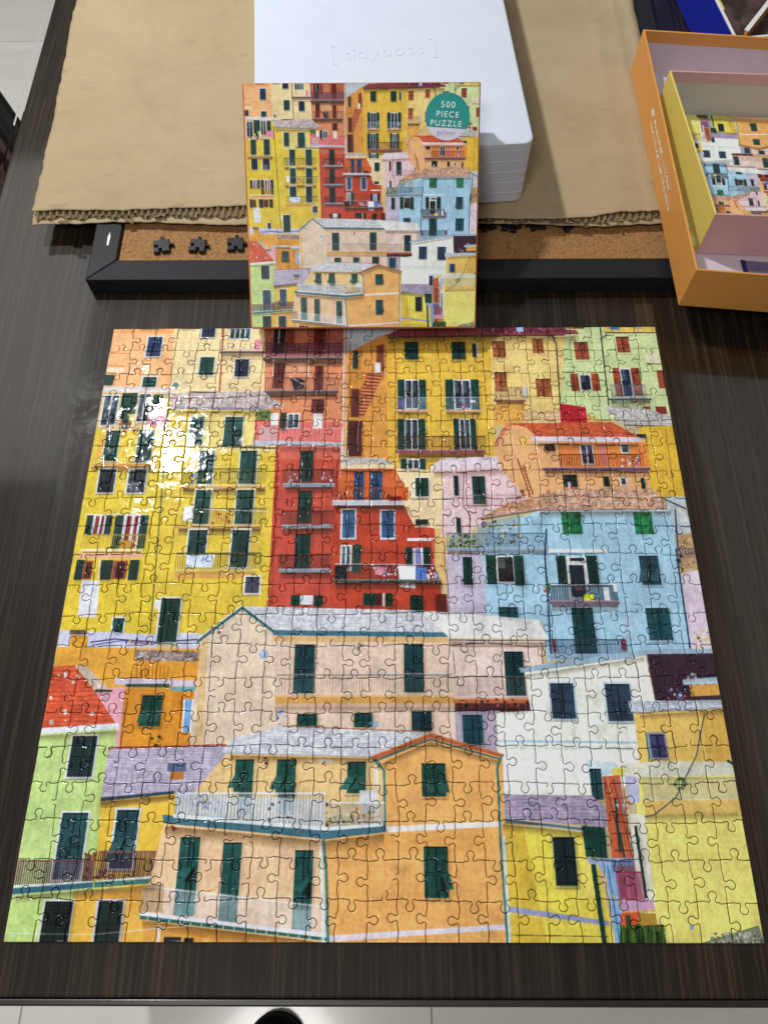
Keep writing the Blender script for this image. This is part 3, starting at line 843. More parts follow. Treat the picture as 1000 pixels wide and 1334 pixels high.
P('e2a24c', 186, 1199, 426, 1228, 426, 1232, 186, 1232); P('c08038', 200, 1202, 426, 1229, 300, 1228, 206, 1212, a=.4); Q('2c2c2c', 214, 1221, 236, 1230); Q('20282c', 240, 1222, 252, 1230); Q('e8e0d8', 205, 1206, 210, 1230)
L('4a8078', 4, 421, 1092, 425, 1140, 427, 1230); L('e4f0f0', 3, 417, 1096, 421, 1230)
# soft shade under the eaves as in the printed photograph
SH(11, .45, 506, 442, 640, 440, 750, 440); SH(8, .4, 702, 668, 872, 667); SH(8, .4, 226, 537, 345, 538); SH(9, .4, 700, 579, 830, 579)
SH(10, .4, 300, 985, 488, 989); SH(9, .4, 492, 997, 560, 967, 650, 992); SH(16, .45, 216, 1077, 424, 1096, 500, 1087); SH(9, .4, 132, 1046, 228, 1037)
SH(8, .3, 684, 880, 838, 857); SH(9, .45, 654, 1074, 768, 1086); SH(8, .35, 362, 583, 444, 586); SH(8, .35, 445, 613, 512, 613); SH(9, .35, 436, 661, 534, 662)
SH(8, .35, 52, 960, 152, 953); SH(9, .4, 22, 1168, 120, 1160, 214, 1152); SH(8, .3, 358, 922, 592, 922); SH(8, .35, 586, 837, 712, 838); SH(12, .35, 186, 1200, 426, 1229)
SH(7, .3, 832, 932, 940, 926); SH(8, .3, 838, 1063, 968, 1060); SH(8, .3, 350, 472, 447, 474); SH(8, .3, 565, 617, 660, 613); SH(8, .3, 120, 610, 204, 611)
# cables and small wall stains
for a0 in ((160, 600, 205, 604), (240, 664, 350, 668), (6, 1216, 120, 1218, 250, 1206)):
    L('e8ecf0', 1.1, *a0, a=.75)
L('40382c', .9, 665, 1218, 790, 1220)
# blotches and run-off streaks as weathering; dark halos draw the printed picture's cast shade
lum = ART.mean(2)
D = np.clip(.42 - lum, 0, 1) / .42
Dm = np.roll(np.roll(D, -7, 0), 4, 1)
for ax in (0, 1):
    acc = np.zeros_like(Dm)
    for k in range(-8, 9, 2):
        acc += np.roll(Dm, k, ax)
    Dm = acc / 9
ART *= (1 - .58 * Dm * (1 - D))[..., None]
bl = np.clip(smooth_noise(N, 90) + .6 * smooth_noise(N, 33) - .18, 0, 1)
ART *= (1.03 - .16 * bl - .04 * np.clip(smooth_noise(N, 300, 24) * 2, 0, 1))[..., None] * np.array([1, 1.01, 1.03], np.float32)
fine = rs.rand(N // 2, N // 2).astype(np.float32).repeat(2, 0).repeat(2, 1) - .5
ART *= (1 + .06 * fine)[..., None]
g_ = ART.mean(2, keepdims=True)
ART = g_ + (ART - g_) * 1.0
ART = np.where(ART < .5, ART ** 1.10 * 1.07, ART)
# photographic softness
for _ in range(1):
    ART = (ART + np.roll(ART, 1, 0) + np.roll(ART, -1, 0)) / 3
    ART = (ART + np.roll(ART, 1, 1) + np.roll(ART, -1, 1)) / 3
ART = ART * (1 + 0.03 * NZ2 + 0.012 * NZ3 + 0.025 * smooth_noise(N, 700))[..., None]
ART = np.clip(ART, 0.02, 0.97)


def to_image(name, a):
    h, w = a.shape[:2]
    im = bpy.data.images.new(name, w, h)
    px = np.ones((h, w, 4), np.float32)
    px[..., :3] = a
    im.pixels.foreach_set(px.ravel())
    im.update()
    im.pack()
    return im


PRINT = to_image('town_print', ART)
half = ART.reshape(N // 2, 2, N // 2, 2, 3).mean((1, 3))
PRINT_SMALL = to_image('town_print_small', half)


def print_mat(name, img, rough, coat, coat_rough, bump, spec=0.5):
    k = NT(name, 'ffffff', rough, coat, coat_rough, spec=spec)
    t = k.t.nodes.new('ShaderNodeTexImage')
    t.image = img
    t.extension = 'EXTEND'
    k.color(t.outputs[0])
    if bump:
        v = k.coords((1, 1, 1), 'UV')
        k.bump(k.noise(v, bump, 2, 0.4), 1.0, 0.00030, True)
    return k.m

# ------------------------------------------------------------------ materials
def wood():
    k = NT('dark_wood', '3a332b', 0.5, 0.9, 0.10, spec=0.15)
    v = k.coords((60, 2.2, 1))
    f1 = k.noise(v, 1.0, 5, 0.6, 0.3)
    v2 = k.coords((330, 6, 1))
    f2 = k.noise(v2, 1.0, 4, 0.65)
    v3 = k.coords((7, 0.35, 1))
    f3 = k.noise(v3, 1.0, 3, 0.5, 0.8)
    c1 = k.ramp(f1, [(0.30, '16110c'), (0.50, '28221b'), (0.70, '41372a')])
    c2 = k.ramp(f2, [(0.40, '0d0a07'), (0.52, '2c241b'), (0.62, '594d3c')])
    c3 = k.ramp(f3, [(0.35, '1d1814'), (0.52, '2d261e'), (0.66, '4a3a25')])
    c = k.mix(k.mix(c1, c2, 0.62), c3, 0.28)
    c = k.mix(c, k.ramp(f1, [(0.0, 'd6cdc2'), (1.0, 'd6cdc2')]), 1.0, 'MULTIPLY')
    k.color(c)
    k.bump(f2, 0.10, 0.0004)
    # smudges on the lacquer
    vs = k.coords((1, 1, 1))
    s = k.noise(vs, 9, 6, 0.7, 1.5)
    cr = k.ramp(s, [(0.40, 0.06), (0.80, 0.15)])
    # a greasy smear beside the upper left corner of the puzzle
    dn = k.t.nodes.new('ShaderNodeVectorMath')
    dn.operation = 'DISTANCE'
    k.link(vs, dn.inputs[0])
    dn.inputs[1].default_value = (-0.285, 0.165, 0)
    m1 = k.ramp(dn.outputs['Value'], [(0.012, 1.0), (0.075, 0.0)])
    m2 = k.ramp(k.noise(vs, 38, 6, 0.75, 2.2), [(0.42, 0.0), (0.62, 1.0)])
    k.link(k.mix(cr, k.ramp(s, [(0.0, 0.17), (1.0, 0.17)]), k.mix(m1, m2, 1.0, 'MULTIPLY')), k.b.inputs['Coat Roughness'])
    return k.m


M_WOOD = wood()
M_WOODDARK = grainy('dark_wood_edge', '1c1815', '2c2621', 0.35, 30, 0.05, 0.4, (1, 8, 1))
M_CHAIR_RAIL = grainy('black_lacquer', '070606', '0d0b0b', 0.5, 40, 0.05, 0.0, spec=0.15)
M_CHAIR_PAD = grainy('brown_leather', '2a1e18', '36271f', 0.6, 160, 0.3, spec=0.2)


def board_mat(name, c0, c1, fleck, rough=0.85):
    k = NT(name, c0, rough, spec=0.25)
    v = k.coords((1, 1, 1))
    f = k.noise(v, 9, 6, 0.6)
    g = k.noise(v, 700, 3, 0.7)
    st = k.noise(k.coords((14, 260, 1)), 1.0, 3, 0.6)
    c = k.mix(k.ramp(f, [(0.3, c0), (0.7, c1)]), k.ramp(g, [(0.35, fleck), (0.62, c1)]), 0.22)
    c = k.mix(c, k.ramp(st, [(0.3, c0), (0.7, c1)]), 0.3)
    # a few dark scuffs
    d = k.noise(k.coords((60, 130, 1)), 0.35, 2, 0.5)
    c = k.mix(c, k.ramp(d, [(0.0, '8a7558'), (1.0, '8a7558')]), k.ramp(d, [(0.66, 0.0), (0.76, 0.55)]))
    w = k.noise(v, 26, 5, 0.65, 0.6)
    c = k.mix(c, k.ramp(w, [(0.0, '8a7356'), (1.0, '8a7356')]), k.ramp(w, [(0.50, 0.0), (0.78, 0.32)]))
    w2 = k.noise(v, 5.5, 4, 0.6, 0.4)
    c = k.mix(c, k.ramp(w2, [(0.0, 'c9b596'), (1.0, 'c9b596')]), k.ramp(w2, [(0.48, 0.0), (0.75, 0.30)]))
    k.color(c)
    k.bump(k.mix(f, w, 0.3), 0.18, 0.0012)
    return k.m


M_KRAFT = board_mat('kraft_liner', 'a59272', 'b59f7c', '877054')
M_FLUTE = grainy('kraft_flute', '8c7656', '74603f', 0.9, 300, 0.2)


def cork():
    k = NT('cork', 'b98a5a', 0.9, spec=0.2)
    v = k.coords((1, 1, 1))
    vo = k.t.nodes.new('ShaderNodeTexVoronoi')
    vo.inputs['Scale'].default_value = 620
    k.link(v, vo.inputs['Vector'])
    f = k.noise(v, 420, 4, 0.7)
    c = k.mix(k.ramp(vo.outputs['Color'], [(0.15, '7e5630'), (0.5, 'a0754a'), (0.9, 'a98257')]), k.ramp(f, [(0.35, '684426'), (0.55, 'a67f52')]), 0.45)
    k.color(c)
    k.bump(f, 0.5, 0.0008)
    return k.m


M_CORK = cork()
M_FRAME = grainy('black_frame_paint', '15171a', '202327', 0.5, 50, 0.12, 0.0, (2, 30, 1), 0.25)
M_PIN = grainy('black_plastic', '0f0f11', '18181b', 0.35, 200, 0.05)
M_WHITE = grainy('white_plastic', 'd2d8e4', 'd6dce8', 0.38, 40, 0.02)
M_ORANGE = grainy('orange_paper', 'e09a4a', 'e39f50', 0.45, 300, 0.05)
M_YELLOW = grainy('yellow_paper', 'e6cf68', 'e9d470', 0.45, 300, 0.05)
M_PINK = grainy('dusty_pink_paper', 'd8a8a6', 'dcaeac', 0.5, 300, 0.05)
M_LILAC = grainy('lilac_lining', 'd2c6ce', 'd8ccd4', 0.7, 200, 0.05)
M_GREY = grainy('grey_board_lining', 'c8c4bd', 'cecac3', 0.8, 300, 0.1)
M_BLUE = grainy('royal_blue_paper', '12249a', '162aa8', 0.45, 300, 0.05)
M_PAPERWHITE = grainy('white_card', 'e4e2e0', 'eceae8', 0.7, 300, 0.05)
M_NAVY = grainy('navy_ink', '101c66', '14206c', 0.5, 300, 0.02)
M_PURPLE = grainy('grey_purple_paper', '6c6484', '777092', 0.6, 90, 0.02)
M_RIM = grainy('red_orange_wrap', 'c86a3a', 'd07444', 0.5, 200, 0.05)
M_BADGE = grainy('teal_ink', '168a84', '1a928b', 0.4, 90, 0.0)
M_BADGE2 = grainy('pale_ink', 'd2cede', 'dad6e4', 0.4, 90, 0.0)
M_INKWHITE = grainy('white_ink', 'e8efea', 'f0f4f0', 0.5, 90, 0.0)
M_INKGREY = grainy('grey_ink', '8c8a9c', '989628', 0.5, 90, 0.0) if False else grainy('grey_ink', '8c8a9c', '96949e', 0.5, 90, 0.0)
M_SHOE = grainy('black_shoe', '060607', '0b0b0c', 0.85, 120, 0.1, spec=0.1)
M_CORE = grainy('puzzle_board_core', '3a3733', '46433e', 0.8, 300, 0.1)
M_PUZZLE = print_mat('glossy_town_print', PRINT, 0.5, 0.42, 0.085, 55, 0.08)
M_BOXPRINT = print_mat('satin_town_print', PRINT_SMALL, 0.55, 0.2, 0.3, 0, 0.1)
M_POSTER = print_mat('matt_town_print', PRINT_SMALL, 0.6, 0.0, 0.3, 0)


def tile_mat():
    k = NT('pale_marble_tile', 'e2dcd6', 0.22, 0.3, 0.08)
    v = k.coords((1, 3.2, 1))
    f = k.noise(v, 2.2, 7, 0.6, 1.2)
    k.color(k.ramp(f, [(0.3, 'e8dfd6'), (0.5, 'f3ece4'), (0.7, 'f7f1ea')]))
    return k.m


M_TILE = tile_mat()
M_GROUT = grainy('grey_grout', 'b4aea8', 'bab4ae', 0.9, 200, 0.1)


def animal_print():
    k = NT('dark_brown_print', '3a2a26', 0.45)
    v = k.coords((1, 1, 1))
    f = k.noise(v, 34, 3, 0.55, 0.9)
    g = k.noise(v, 150, 4, 0.6)
    c = k.mix(k.ramp(f, [(0.44, '1c1716'), (0.50, '4a3430'), (0.62, '5c443c')]), k.ramp(g, [(0.3, '2c211e'), (0.7, '6a4f48')]), 0.3)
    k.color(c)
    return k.m


M_ANIMAL = animal_print()


def glass_edge():
    k = NT('clear_glass_edge', 'ffffff', 0.0)
    k.b.inputs['Transmission Weight'].default_value = 1.0
    k.b.inputs['IOR'].default_value = 1.03
    return k.m


M_GLASS = glass_edge()
M_GLASSDARK = grainy('dark_glass_edge', '101614', '18201d', 0.15, 60, 0.0)

# ------------------------------------------------------------------ floor
FZ = -0.75
g = MB()
g.box(-3.0, -2.4, FZ - 0.05, 3.0, 3.6, FZ - 0.002)
floor = g.build('floor', M_GROUT)
floor['kind'] = 'structure'
tile_me = None
for i in range(-4, 5):
    for j in range(-3, 6):
        if tile_me is None:
            t = MB()
            t.box(0.0015, 0.0015, -0.012, 0.5985, 0.5985, 0)
            o = t.build('floor_tile', M_TILE, floor)
            tile_me = o.data
            b = None
        else:
            o = bpy.data.objects.new('floor_tile', tile_me)
            COL.objects.link(o)
            o.parent = floor
        o.location = (0.065 + i * 0.6, -0.32 + j * 0.6 - 0.3, FZ)

# ------------------------------------------------------------------ table
TX0, TX1, TY0, TY1 = -0.398, 0.53, -0.286, 1.32
table = thing('dining_table', 'dark wood dining table with glossy grained top under the finished puzzle', 'table', (0.06, 0.5, FZ))


def at(o, parent):
    o.parent = parent
    o.matrix_parent_inverse = Matrix.Translation(parent.location).inverted() if parent.rotation_euler.z == 0 else parent.matrix_basis.inverted()
    return o


m = MB()
m.box(TX0, TY0, -0.030, TX1, TY1, 0.0)
at(m.build('tabletop', M_WOOD, bevel=0.0015), table)
for nm, bx in (('glass_edge', (TX0 - 0.0080, TY0 + 0.002, -0.0042, TX0 - 0.0006, TY1, -0.0008)),):
    m = MB(); m.box(*bx); at(m.build(nm, M_GLASS), table)
    m = MB(); m.box(bx[0] - 0.0026, bx[1], -0.0042, bx[0] - 0.0001, bx[3], 0.0002); at(m.build('edge_trim', M_GLASSDARK), table)
m = MB(); m.box(TX0 - 0.0095, TY0 - 0.0052, -0.030, TX1, TY0 - 0.0004, -0.0022); at(m.build('edge_trim', M_WOODDARK, bevel=0.0012), table)
for x in (TX0 + 0.05, TX1 - 0.05):
    for y in (TY0 + 0.06, TY1 - 0.06):
        m = MB(); m.box(x - 0.03, y - 0.03, FZ, x + 0.03, y + 0.03, -0.0305); at(m.build('leg', M_WOODDARK, bevel=0.004), table)

# ------------------------------------------------------------------ chair at the left edge of the table
chair = thing('dining_chair', 'dark chair with black rail and brown pad beside the left table edge', 'chair', (-0.567, 0.79, FZ), None, math.radians(-56))
Z = -FZ
m = MB(); m.box(-0.21, -0.012, Z - 0.17, 0.235, 0.014, Z - 0.095); m.build('top_rail', M_CHAIR_RAIL, chair, bevel=0.008)
m = MB(); m.box(-0.20, -0.40, Z - 0.36, 0.20, -0.012, Z - 0.30); m.build('seat', M_CHAIR_PAD, chair, bevel=0.02, seg=3)
m = MB(); m.box(-0.17, -0.022, Z - 0.30, 0.17, -0.006, Z - 0.172); m.build('backrest', M_CHAIR_PAD, chair, bevel=0.004)
for x in (-0.19, 0.17):
    for y, h in ((-0.39, Z - 0.361), (-0.012, Z - 0.171)):
        m = MB(); m.box(x, y, 0, x + 0.03, y + 0.03 if y < -0.1 else y + 0.024, h); m.build('leg', M_CHAIR_RAIL, chair, bevel=0.004)

# ------------------------------------------------------------------ shoe on the floor
shoe = thing('shoe', 'black rounded shoe toe on the pale floor below the near table edge', 'shoe', (-0.158, -0.391, FZ))


def shoe_shell(z_prof, wid, lo, hi, name):
    v, f = [], []
    nu, nv = 26, 14
    for i in range(nu):
        t = (i / (nu - 1)) ** 1.8
        y = 0.0 - 0.27 * t
        w = wid * (math.sqrt(max(0, 1 - (1 - min(1, t / 0.17)) ** 2)) * (1 - 0.22 * math.sin(math.pi * min(1, max(0, (t - .3) / .6)))) if t < .9 else math.sqrt(max(0.0, 1 - ((t - .9) / .1) ** 2)) * 0.85)
        h = lo + (hi if z_prof is None else z_prof(t))
        for j in range(nv):
            a = math.pi * j / (nv - 1)
            v.append((w * math.cos(a), y, lo + (h - lo) * math.sin(a) ** 0.7 if 0 < j < nv - 1 else lo))
    for i in range(nu - 1):
        for j in range(nv - 1):
            a = i * nv + j
            f.append((a, a + 1, a + nv + 1, a + nv))
    for i in range(nu - 1):
        f.append((i * nv, (i + 1) * nv, (i + 1) * nv + nv - 1, i * nv + nv - 1))
    return mesh_obj(name, v, f, M_SHOE, shoe, True)


shoe_shell(lambda t: 0.035 + 0.07 * max(0, min(1, (t - .1) / .45)) if t > 0.01 else 0.02, 0.043, 0.012, 0, 'upper')
shoe_shell(lambda t: 0.013, 0.0455, 0.0, 0, 'sole')

# ------------------------------------------------------------------ cork board under the cardboard
board = thing('cork_board', 'black framed cork board lying under the torn cardboard sheet', 'cork board', (0.0135, 0.65, 0))
BX0, BX1, BY0, BY1, BW, BH = -0.282, 0.309, 0.2975, 0.985, 0.0255, 0.0195


def rail(pts):
    # mitred rail, the inner edge a touch lower than the outer one
    b = MB()
    z = [BH, BH, BH - 0.0015, BH - 0.0015]
    b.hexa([(x, y, 0.0006) for x, y in pts] + [(x, y, zz) for (x, y), zz in zip(pts, z)])
    return at(b.build('frame_rail', M_FRAME, bevel=0.0012), board)


e = 0.00015
rail([(BX0 + e, BY0), (BX1 - e, BY0), (BX1 - BW - e, BY0 + BW), (BX0 + BW + e, BY0 + BW)])
rail([(BX1, BY0 + e), (BX1, BY1 - e), (BX1 - BW, BY1 - BW - e), (BX1 - BW, BY0 + BW + e)])
rail([(BX1 - e, BY1), (BX0 + e, BY1), (BX0 + BW + e, BY1 - BW), (BX1 - BW - e, BY1 - BW)])
rail([(BX0, BY1 - e), (BX0, BY0 + e), (BX0 + BW, BY0 + BW + e), (BX0 + BW, BY1 - BW - e)])
m = MB(); m.box(BX0 + BW + .0003, BY0 + BW + .0003, 0.002, BX1 - BW - .0003, BY1 - BW - .0003, 0.0135); at(m.build('cork_panel', M_CORK), board)
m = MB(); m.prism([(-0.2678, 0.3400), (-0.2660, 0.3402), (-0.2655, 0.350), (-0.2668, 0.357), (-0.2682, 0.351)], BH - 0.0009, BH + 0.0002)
at(m.build('glare_mark', M_PAPERWHITE), board)  # white sliver standing in for a spot of lamp glare on the rail

# ------------------------------------------------------------------ jigsaw outline maths (millimetres)
PROF = [(-3.9, 0.15), (-2.2, -0.1), (-1.5, 0.6), (-1.45, 1.7), (-2.2, 2.9), (-2.75, 4.2), (-2.35, 5.7), (-1.2, 6.7)]
PROF = PROF + [(0, 7.0)] + [(-x, y) for x, y in PROF[::-1]]


def seam(A, B, sign, rnd, k=1.0):
    """points after A and before B: a gently curved line with one knob"""
    A, B = np.array(A), np.array(B)
    d = B - A
    Ln = np.hypot(*d)
    t = d / Ln
    n = np.array([-t[1], t[0]]) * sign
    mid = Ln * (0.5 + rnd.uniform(-.07, .07))
    ks = k * rnd.uniform(.90, 1.08)
    kh = k * rnd.uniform(.88, 1.06)
    lean = rnd.uniform(-.7, .7) * k
    c = rnd.uniform(-.9, .9) * k
    out = []
    for s in (0.14, 0.27):
        x = s * Ln * (mid / (0.5 * Ln)) * .92
        out.append(A + t * x + n * (c * math.sin(math.pi * s * 2)))
    for x, y in PROF:
        out.append(A + t * (mid + x * ks + lean * max(0, y) / 7) + n * (y * kh + .25 * c))
    for s in (0.27, 0.14):
        x = Ln - s * Ln * ((Ln - mid) / (0.5 * Ln)) * .92
        out.append(A + t * x - n * (c * math.sin(math.pi * s * 2)) * .8)
    return out


def inset(poly, d):
    p = np.array(poly)
    a = np.roll(p, 1, 0)
    b = np.roll(p, -1, 0)
    e1 = p - a
    e2 = b - p
    e1 /= np.maximum(np.hypot(e1[:, 0], e1[:, 1]), 1e-9)[:, None]
    e2 /= np.maximum(np.hypot(e2[:, 0], e2[:, 1]), 1e-9)[:, None]
    n1 = np.stack([-e1[:, 1], e1[:, 0]], 1)
    n2 = np.stack([-e2[:, 1], e2[:, 0]], 1)
    n = n1 + n2
    ln = np.maximum((n * n).sum(1) / 2, 0.6)
    return p + n / ln[:, None] * d


# ------------------------------------------------------------------ black jigsaw shaped pins on the cork
rp = random.Random(3)
pin_spots = [(-0.2155, 0.3415, 8, 'leftmost black jigsaw shaped pin on the cork beside the black frame corner'),
             (-0.1805, 0.3420, -4, 'middle black jigsaw shaped pin of the three left of the puzzle box'),
             (-0.1440, 0.3435, 3, 'black jigsaw shaped pin on the cork touching the puzzle box edge'),
             (0.1010, 0.3690, 20, 'first black jigsaw shaped pin under the torn cardboard right of the puzzle box'),
             (0.1235, 0.3675, -10, 'second black jigsaw shaped pin under the cardboard, right of the puzzle box'),
             (0.1500, 0.3695, 12, 'third black jigsaw shaped pin under the cardboard, right of the puzzle box'),
             (0.1800, 0.3690, 40, 'black jigsaw shaped pin under the cardboard nearest the orange box')]
for px, py, rz, lab in pin_spots:
    w = 7.6
    cs = [(-w, -w), (w, -w), (w, w), (-w, w)]
    poly = []
    sg = [rp.choice((-1, 1)) for _ in range(4)]
    sg = [1, -1, sg[2], -1] if rp.random() < .5 else [1, -1, -1, sg[3]]
    for q in range(4):
        poly.append(np.array(cs[q]))
        poly += seam(cs[q], cs[(q + 1) % 4], sg[q], rp, 0.62)
    top = inset(poly, 0.5)
    b = MB()
    n = len(poly)
    v = [(x / 1000, y / 1000, 0) for x, y in poly] + [(x / 1000, y / 1000, .0036) for x, y in poly] + [(x / 1000, y / 1000, .0042) for x, y in top]
    f = [(i, (i + 1) % n, n + (i + 1) % n, n + i) for i in range(n)] + [(n + i, n + (i + 1) % n, 2 * n + (i + 1) % n, 2 * n + i) for i in range(n)]
    f.append(tuple(range(2 * n, 3 * n)))
    o = mesh_obj('jigsaw_pin', v, f, M_PIN)
    o.location = (px, py, 0.0137)
    o.rotation_euler = (0, 0, math.radians(rz))
    tag(o, lab, 'pin', 'black jigsaw shaped pins on the cork board')

# ------------------------------------------------------------------ corrugated cardboard sheet
card = thing('cardboard_sheet', 'brown corrugated cardboard sheet with torn near edge lying on the cork board', 'cardboard', (0, 0.66, 0.02))
rc = random.Random(11)
CZ0, CZ1 = 0.0204, 0.0264


def jag(x, amp, f, ph):
    return amp * (math.sin(x * f + ph) * .5 + math.sin(x * f * 2.7 + ph * 2) * .3 + math.sin(x * f * 6.1 + ph * 3) * .2)


def near_top(x):
    base = np.interp(x, [-.343, -.28, -.20, -.13, -.07, .08, .12, .20, .215, .24, .285], [.3785, .3790, .3815, .3855, .3850, .367, .3655, .3665, .3700, .3740, .3745])
    return float(base) + jag(x, .0011, 60, 1.3) + jag(x, .0008, 330, .2)


def near_bot(x):
    base = np.interp(x, [-.345, -.26, -.20, -.11, -.1, .06, .12, .2, .285], [.3655, .3690, .3665, .3635, .3650, .366, .3645, .3605, .3640])
    return float(base) + jag(x, .0010, 50, .4) + jag(x, .0007, 280, .9)


def left_x(y):
    return float(np.interp(y, [.36, .42, .50, .60, .71, .97], [-.3445, -.346, -.347, -.352, -.357, -.372])) + jag(y, .0006, 60, 2.1) + jag(y, .0009, 310, .3) + .0016 * max(0, math.sin(y * 47)) ** 12


def right_x(y):
    return float(np.interp(y, [.36, .71, .97], [.2845, .2860, .288])) + jag(y, .0008, 70, 1.1)


def sheet(name, near, z, th, dx, bumpy, mat):
    NX, NY = 120, 60
    v, f = [], []
    for j in range(NY + 1):
        t = (j / NY) ** 1.3
        for i in range(NX + 1):
            s = i / NX
            x0 = -.345 + s * .63
            y = near(x0) * (1 - t) + .97 * t
            x = left_x(y) * (1 - s) + right_x(y) * s + dx * (1 - 2 * s)
            dz = 0
            if bumpy:
                dz = .0005 * math.sin(x * 21 + y * 7) + .0018 * math.exp(-((x - .262) / .0025) ** 2) - .0020 * math.exp(-((x - .2705) / .002) ** 2) + .0019 * math.exp(-((x - .2775) / .003) ** 2)
                dz += .0008 * math.exp(-((x - .232 - .02 * (y - .4)) / .004) ** 2) * math.exp(-((y - .7) / .3) ** 2)
                dz += .0012 * math.exp(-((x + .345) / .012) ** 2) * math.sin(y * 60) * .6
            v.append((x, y, z + dz + th / 2))
    n = len(v)
    v += [(x, y, z - th) for x, y, z in v]
    W1 = NX + 1
    for j in range(NY):
        for i in range(NX):
            a = j * W1 + i
            f.append((a, a + 1, a + W1 + 1, a + W1))
            f.append((n + a, n + a + W1, n + a + W1 + 1, n + a + 1))
    for i in range(NX):
        f.append((i, n + i, n + i + 1, i + 1))
        a = NY * W1 + i
        f.append((a, a + 1, n + a + 1, n + a))
    for j in range(NY):
        a = j * W1
        f.append((a, a + W1, n + a + W1, n + a))
        a += NX
        f.append((a, n + a, n + a + W1, a + W1))
    return at(mesh_obj(name, v, f, mat, None, True), card)


sheet('top_liner', near_top, CZ1 - .0004, .0007, 0.0006, True, M_KRAFT)
sheet('bottom_liner', near_bot, CZ0 + .0004, .0007, 0, False, M_KRAFT)
# fluting: a corrugated sheet between the liners, seen along the torn edge
v, f = [], []
NXF = 760
ys = [0, .006, .03, .58]
for i in range(NXF + 1):
    x = -.341 + .622 * i / NXF
    crush = 1 - .55 * math.exp(-((x + .31) / .03) ** 2) - .5 * max(0, math.sin(x * 31)) ** 6
    ph = 2 * math.pi * x / .0063 + .9 * math.sin(x * 33)
    for k, yy in enumerate(ys):
        z = (CZ0 + CZ1) / 2 + .0021 * math.sin(ph) * (crush if k == 0 else 1)
        y0 = near_top(x) * .42 + near_bot(x) * .58 + .0014 * math.sin(x * 410) + .0012 * math.sin(x * 173)
        v.append((x, y0 + yy if k < 3 else .965, z))
K = len(ys)
for i in range(NXF):
    for k in range(K - 1):
        a = i * K + k
        f.append((a, a + K, a + K + 1, a + 1))
o = at(mesh_obj('fluting', v, f, M_FLUTE, None, True), card)
o['kind'] = 'stuff'
# loose torn paper curls on the near edge
for q in range(26):
    x = rc.choice((rc.uniform(-.335, -.10), rc.uniform(.085, .255)))
    y = near_bot(x) + rc.uniform(.001, .010)
    w, l = rc.uniform(.003, .010), rc.uniform(.003, .007)
    z = CZ0 + rc.uniform(.001, .0045)
    vv = [(x, y, z), (x + w, y + rc.uniform(-.001, .001), z), (x + w * rc.uniform(.8, 1.1), y - l, z + rc.uniform(-.001, .003)), (x + w * rc.uniform(0, .3), y - l * rc.uniform(.5, 1), z + rc.uniform(-.001, .003))]
    vv += [(a, b, c - .0005) for a, b, c in vv]
    at(mesh_obj('torn_paper', vv, [(0, 3, 2, 1), (4, 5, 6, 7), (0, 1, 5, 4), (1, 2, 6, 5), (2, 3, 7, 6), (3, 0, 4, 7)], M_FLUTE), card)

# ------------------------------------------------------------------ white sorting trays with a lid
TA = math.radians(4.2)
tray_org = (0.1365, 0.3868)


def rrect(x0, y0, x1, y1, r, n=6):
    p = []
    for cx, cy, a0 in ((x1 - r, y1 - r, 0), (x0 + r, y1 - r, 90), (x0 + r, y0 + r, 180), (x1 - r, y0 + r, 270)):
        for k in range(n + 1):
            a = math.radians(a0 + 90 * k / n)
            p.append((cx + r * math.cos(a), cy + r * math.sin(a)))
    return p


TW, TL = 0.252, 0.335


def ringed(rings, mat, name, parent, cap0=True, cap1=True):
    n = len(rings[0][0])
    v, f = [], []
    for poly, z in rings:
        v += [(x, y, z) for x, y in poly]
    for k in range(len(rings) - 1):
        for i in range(n):
            j = (i + 1) % n
            f.append((k * n + i, k * n + j, (k + 1) * n + j, (k + 1) * n + i))
    if cap0:
        f.append(tuple(range(n - 1, -1, -1)))
    if cap1:
        f.append(tuple(range((len(rings) - 1) * n, len(rings) * n)))
    return mesh_obj(name, v, f, mat, parent)


def tray_poly(g):
    return rrect(-TW + g, g, -g, TL - g, 0.009)


tray_labels = ['top white sorting tray just below the embossed lid', 'second white sorting tray below the embossed lid', 'third white sorting tray down, middle of the white stack',
               'fourth white sorting tray down, one above the cardboard', 'bottom white sorting tray resting on the brown cardboard']
zt = 0.0268 + 0.0007
hT = 0.0122
for k in range(5):
    z0 = zt + hT * (4 - k)
    tr = thing('sorting_tray', tray_labels[k], 'tray', (tray_org[0], tray_org[1], z0), 'white sorting trays stacked under the lid', TA)
    # walls with a rolled rim and a recessed floor
    ringed([(tray_poly(.0012), 0.0), (tray_poly(.0006), .0005), (tray_poly(.0005), hT - .0022)], M_WHITE, 'tray_body', tr, True, False)
    ringed([(tray_poly(.0005), hT - .0022), (tray_poly(.0004), hT - .0018), (tray_poly(.0004), hT - .0004), (tray_poly(.0008), hT - .0001),
            (tray_poly(.0046), hT - .0002), (tray_poly(.0060), .0020)], M_WHITE, 'rim', tr, False, True)
z0 = zt + hT * 5
lid = thing('tray_lid', 'smooth white plastic lid with embossed lettering on top of the tray stack', 'lid', (tray_org[0], tray_org[1], z0), None, TA)
ringed([(tray_poly(.0012), 0.0), (tray_poly(.0003), .0008), (tray_poly(.0003), .0050), (tray_poly(.0004), .0062), (tray_poly(.0016), .0068), (tray_poly(.012), .0070)], M_WHITE, 'lid_panel', lid)
lt = text_mesh('tidyboss', 0.0230, 0.0001, 'lettering', M_WHITE, lid, spacing=1.04, bevel=0.00012)
lx, ly = -0.1270, 0.1340
lt.location = (lx, ly, .0071)
lt.rotation_euler = (0, 0, math.radians(2.0))
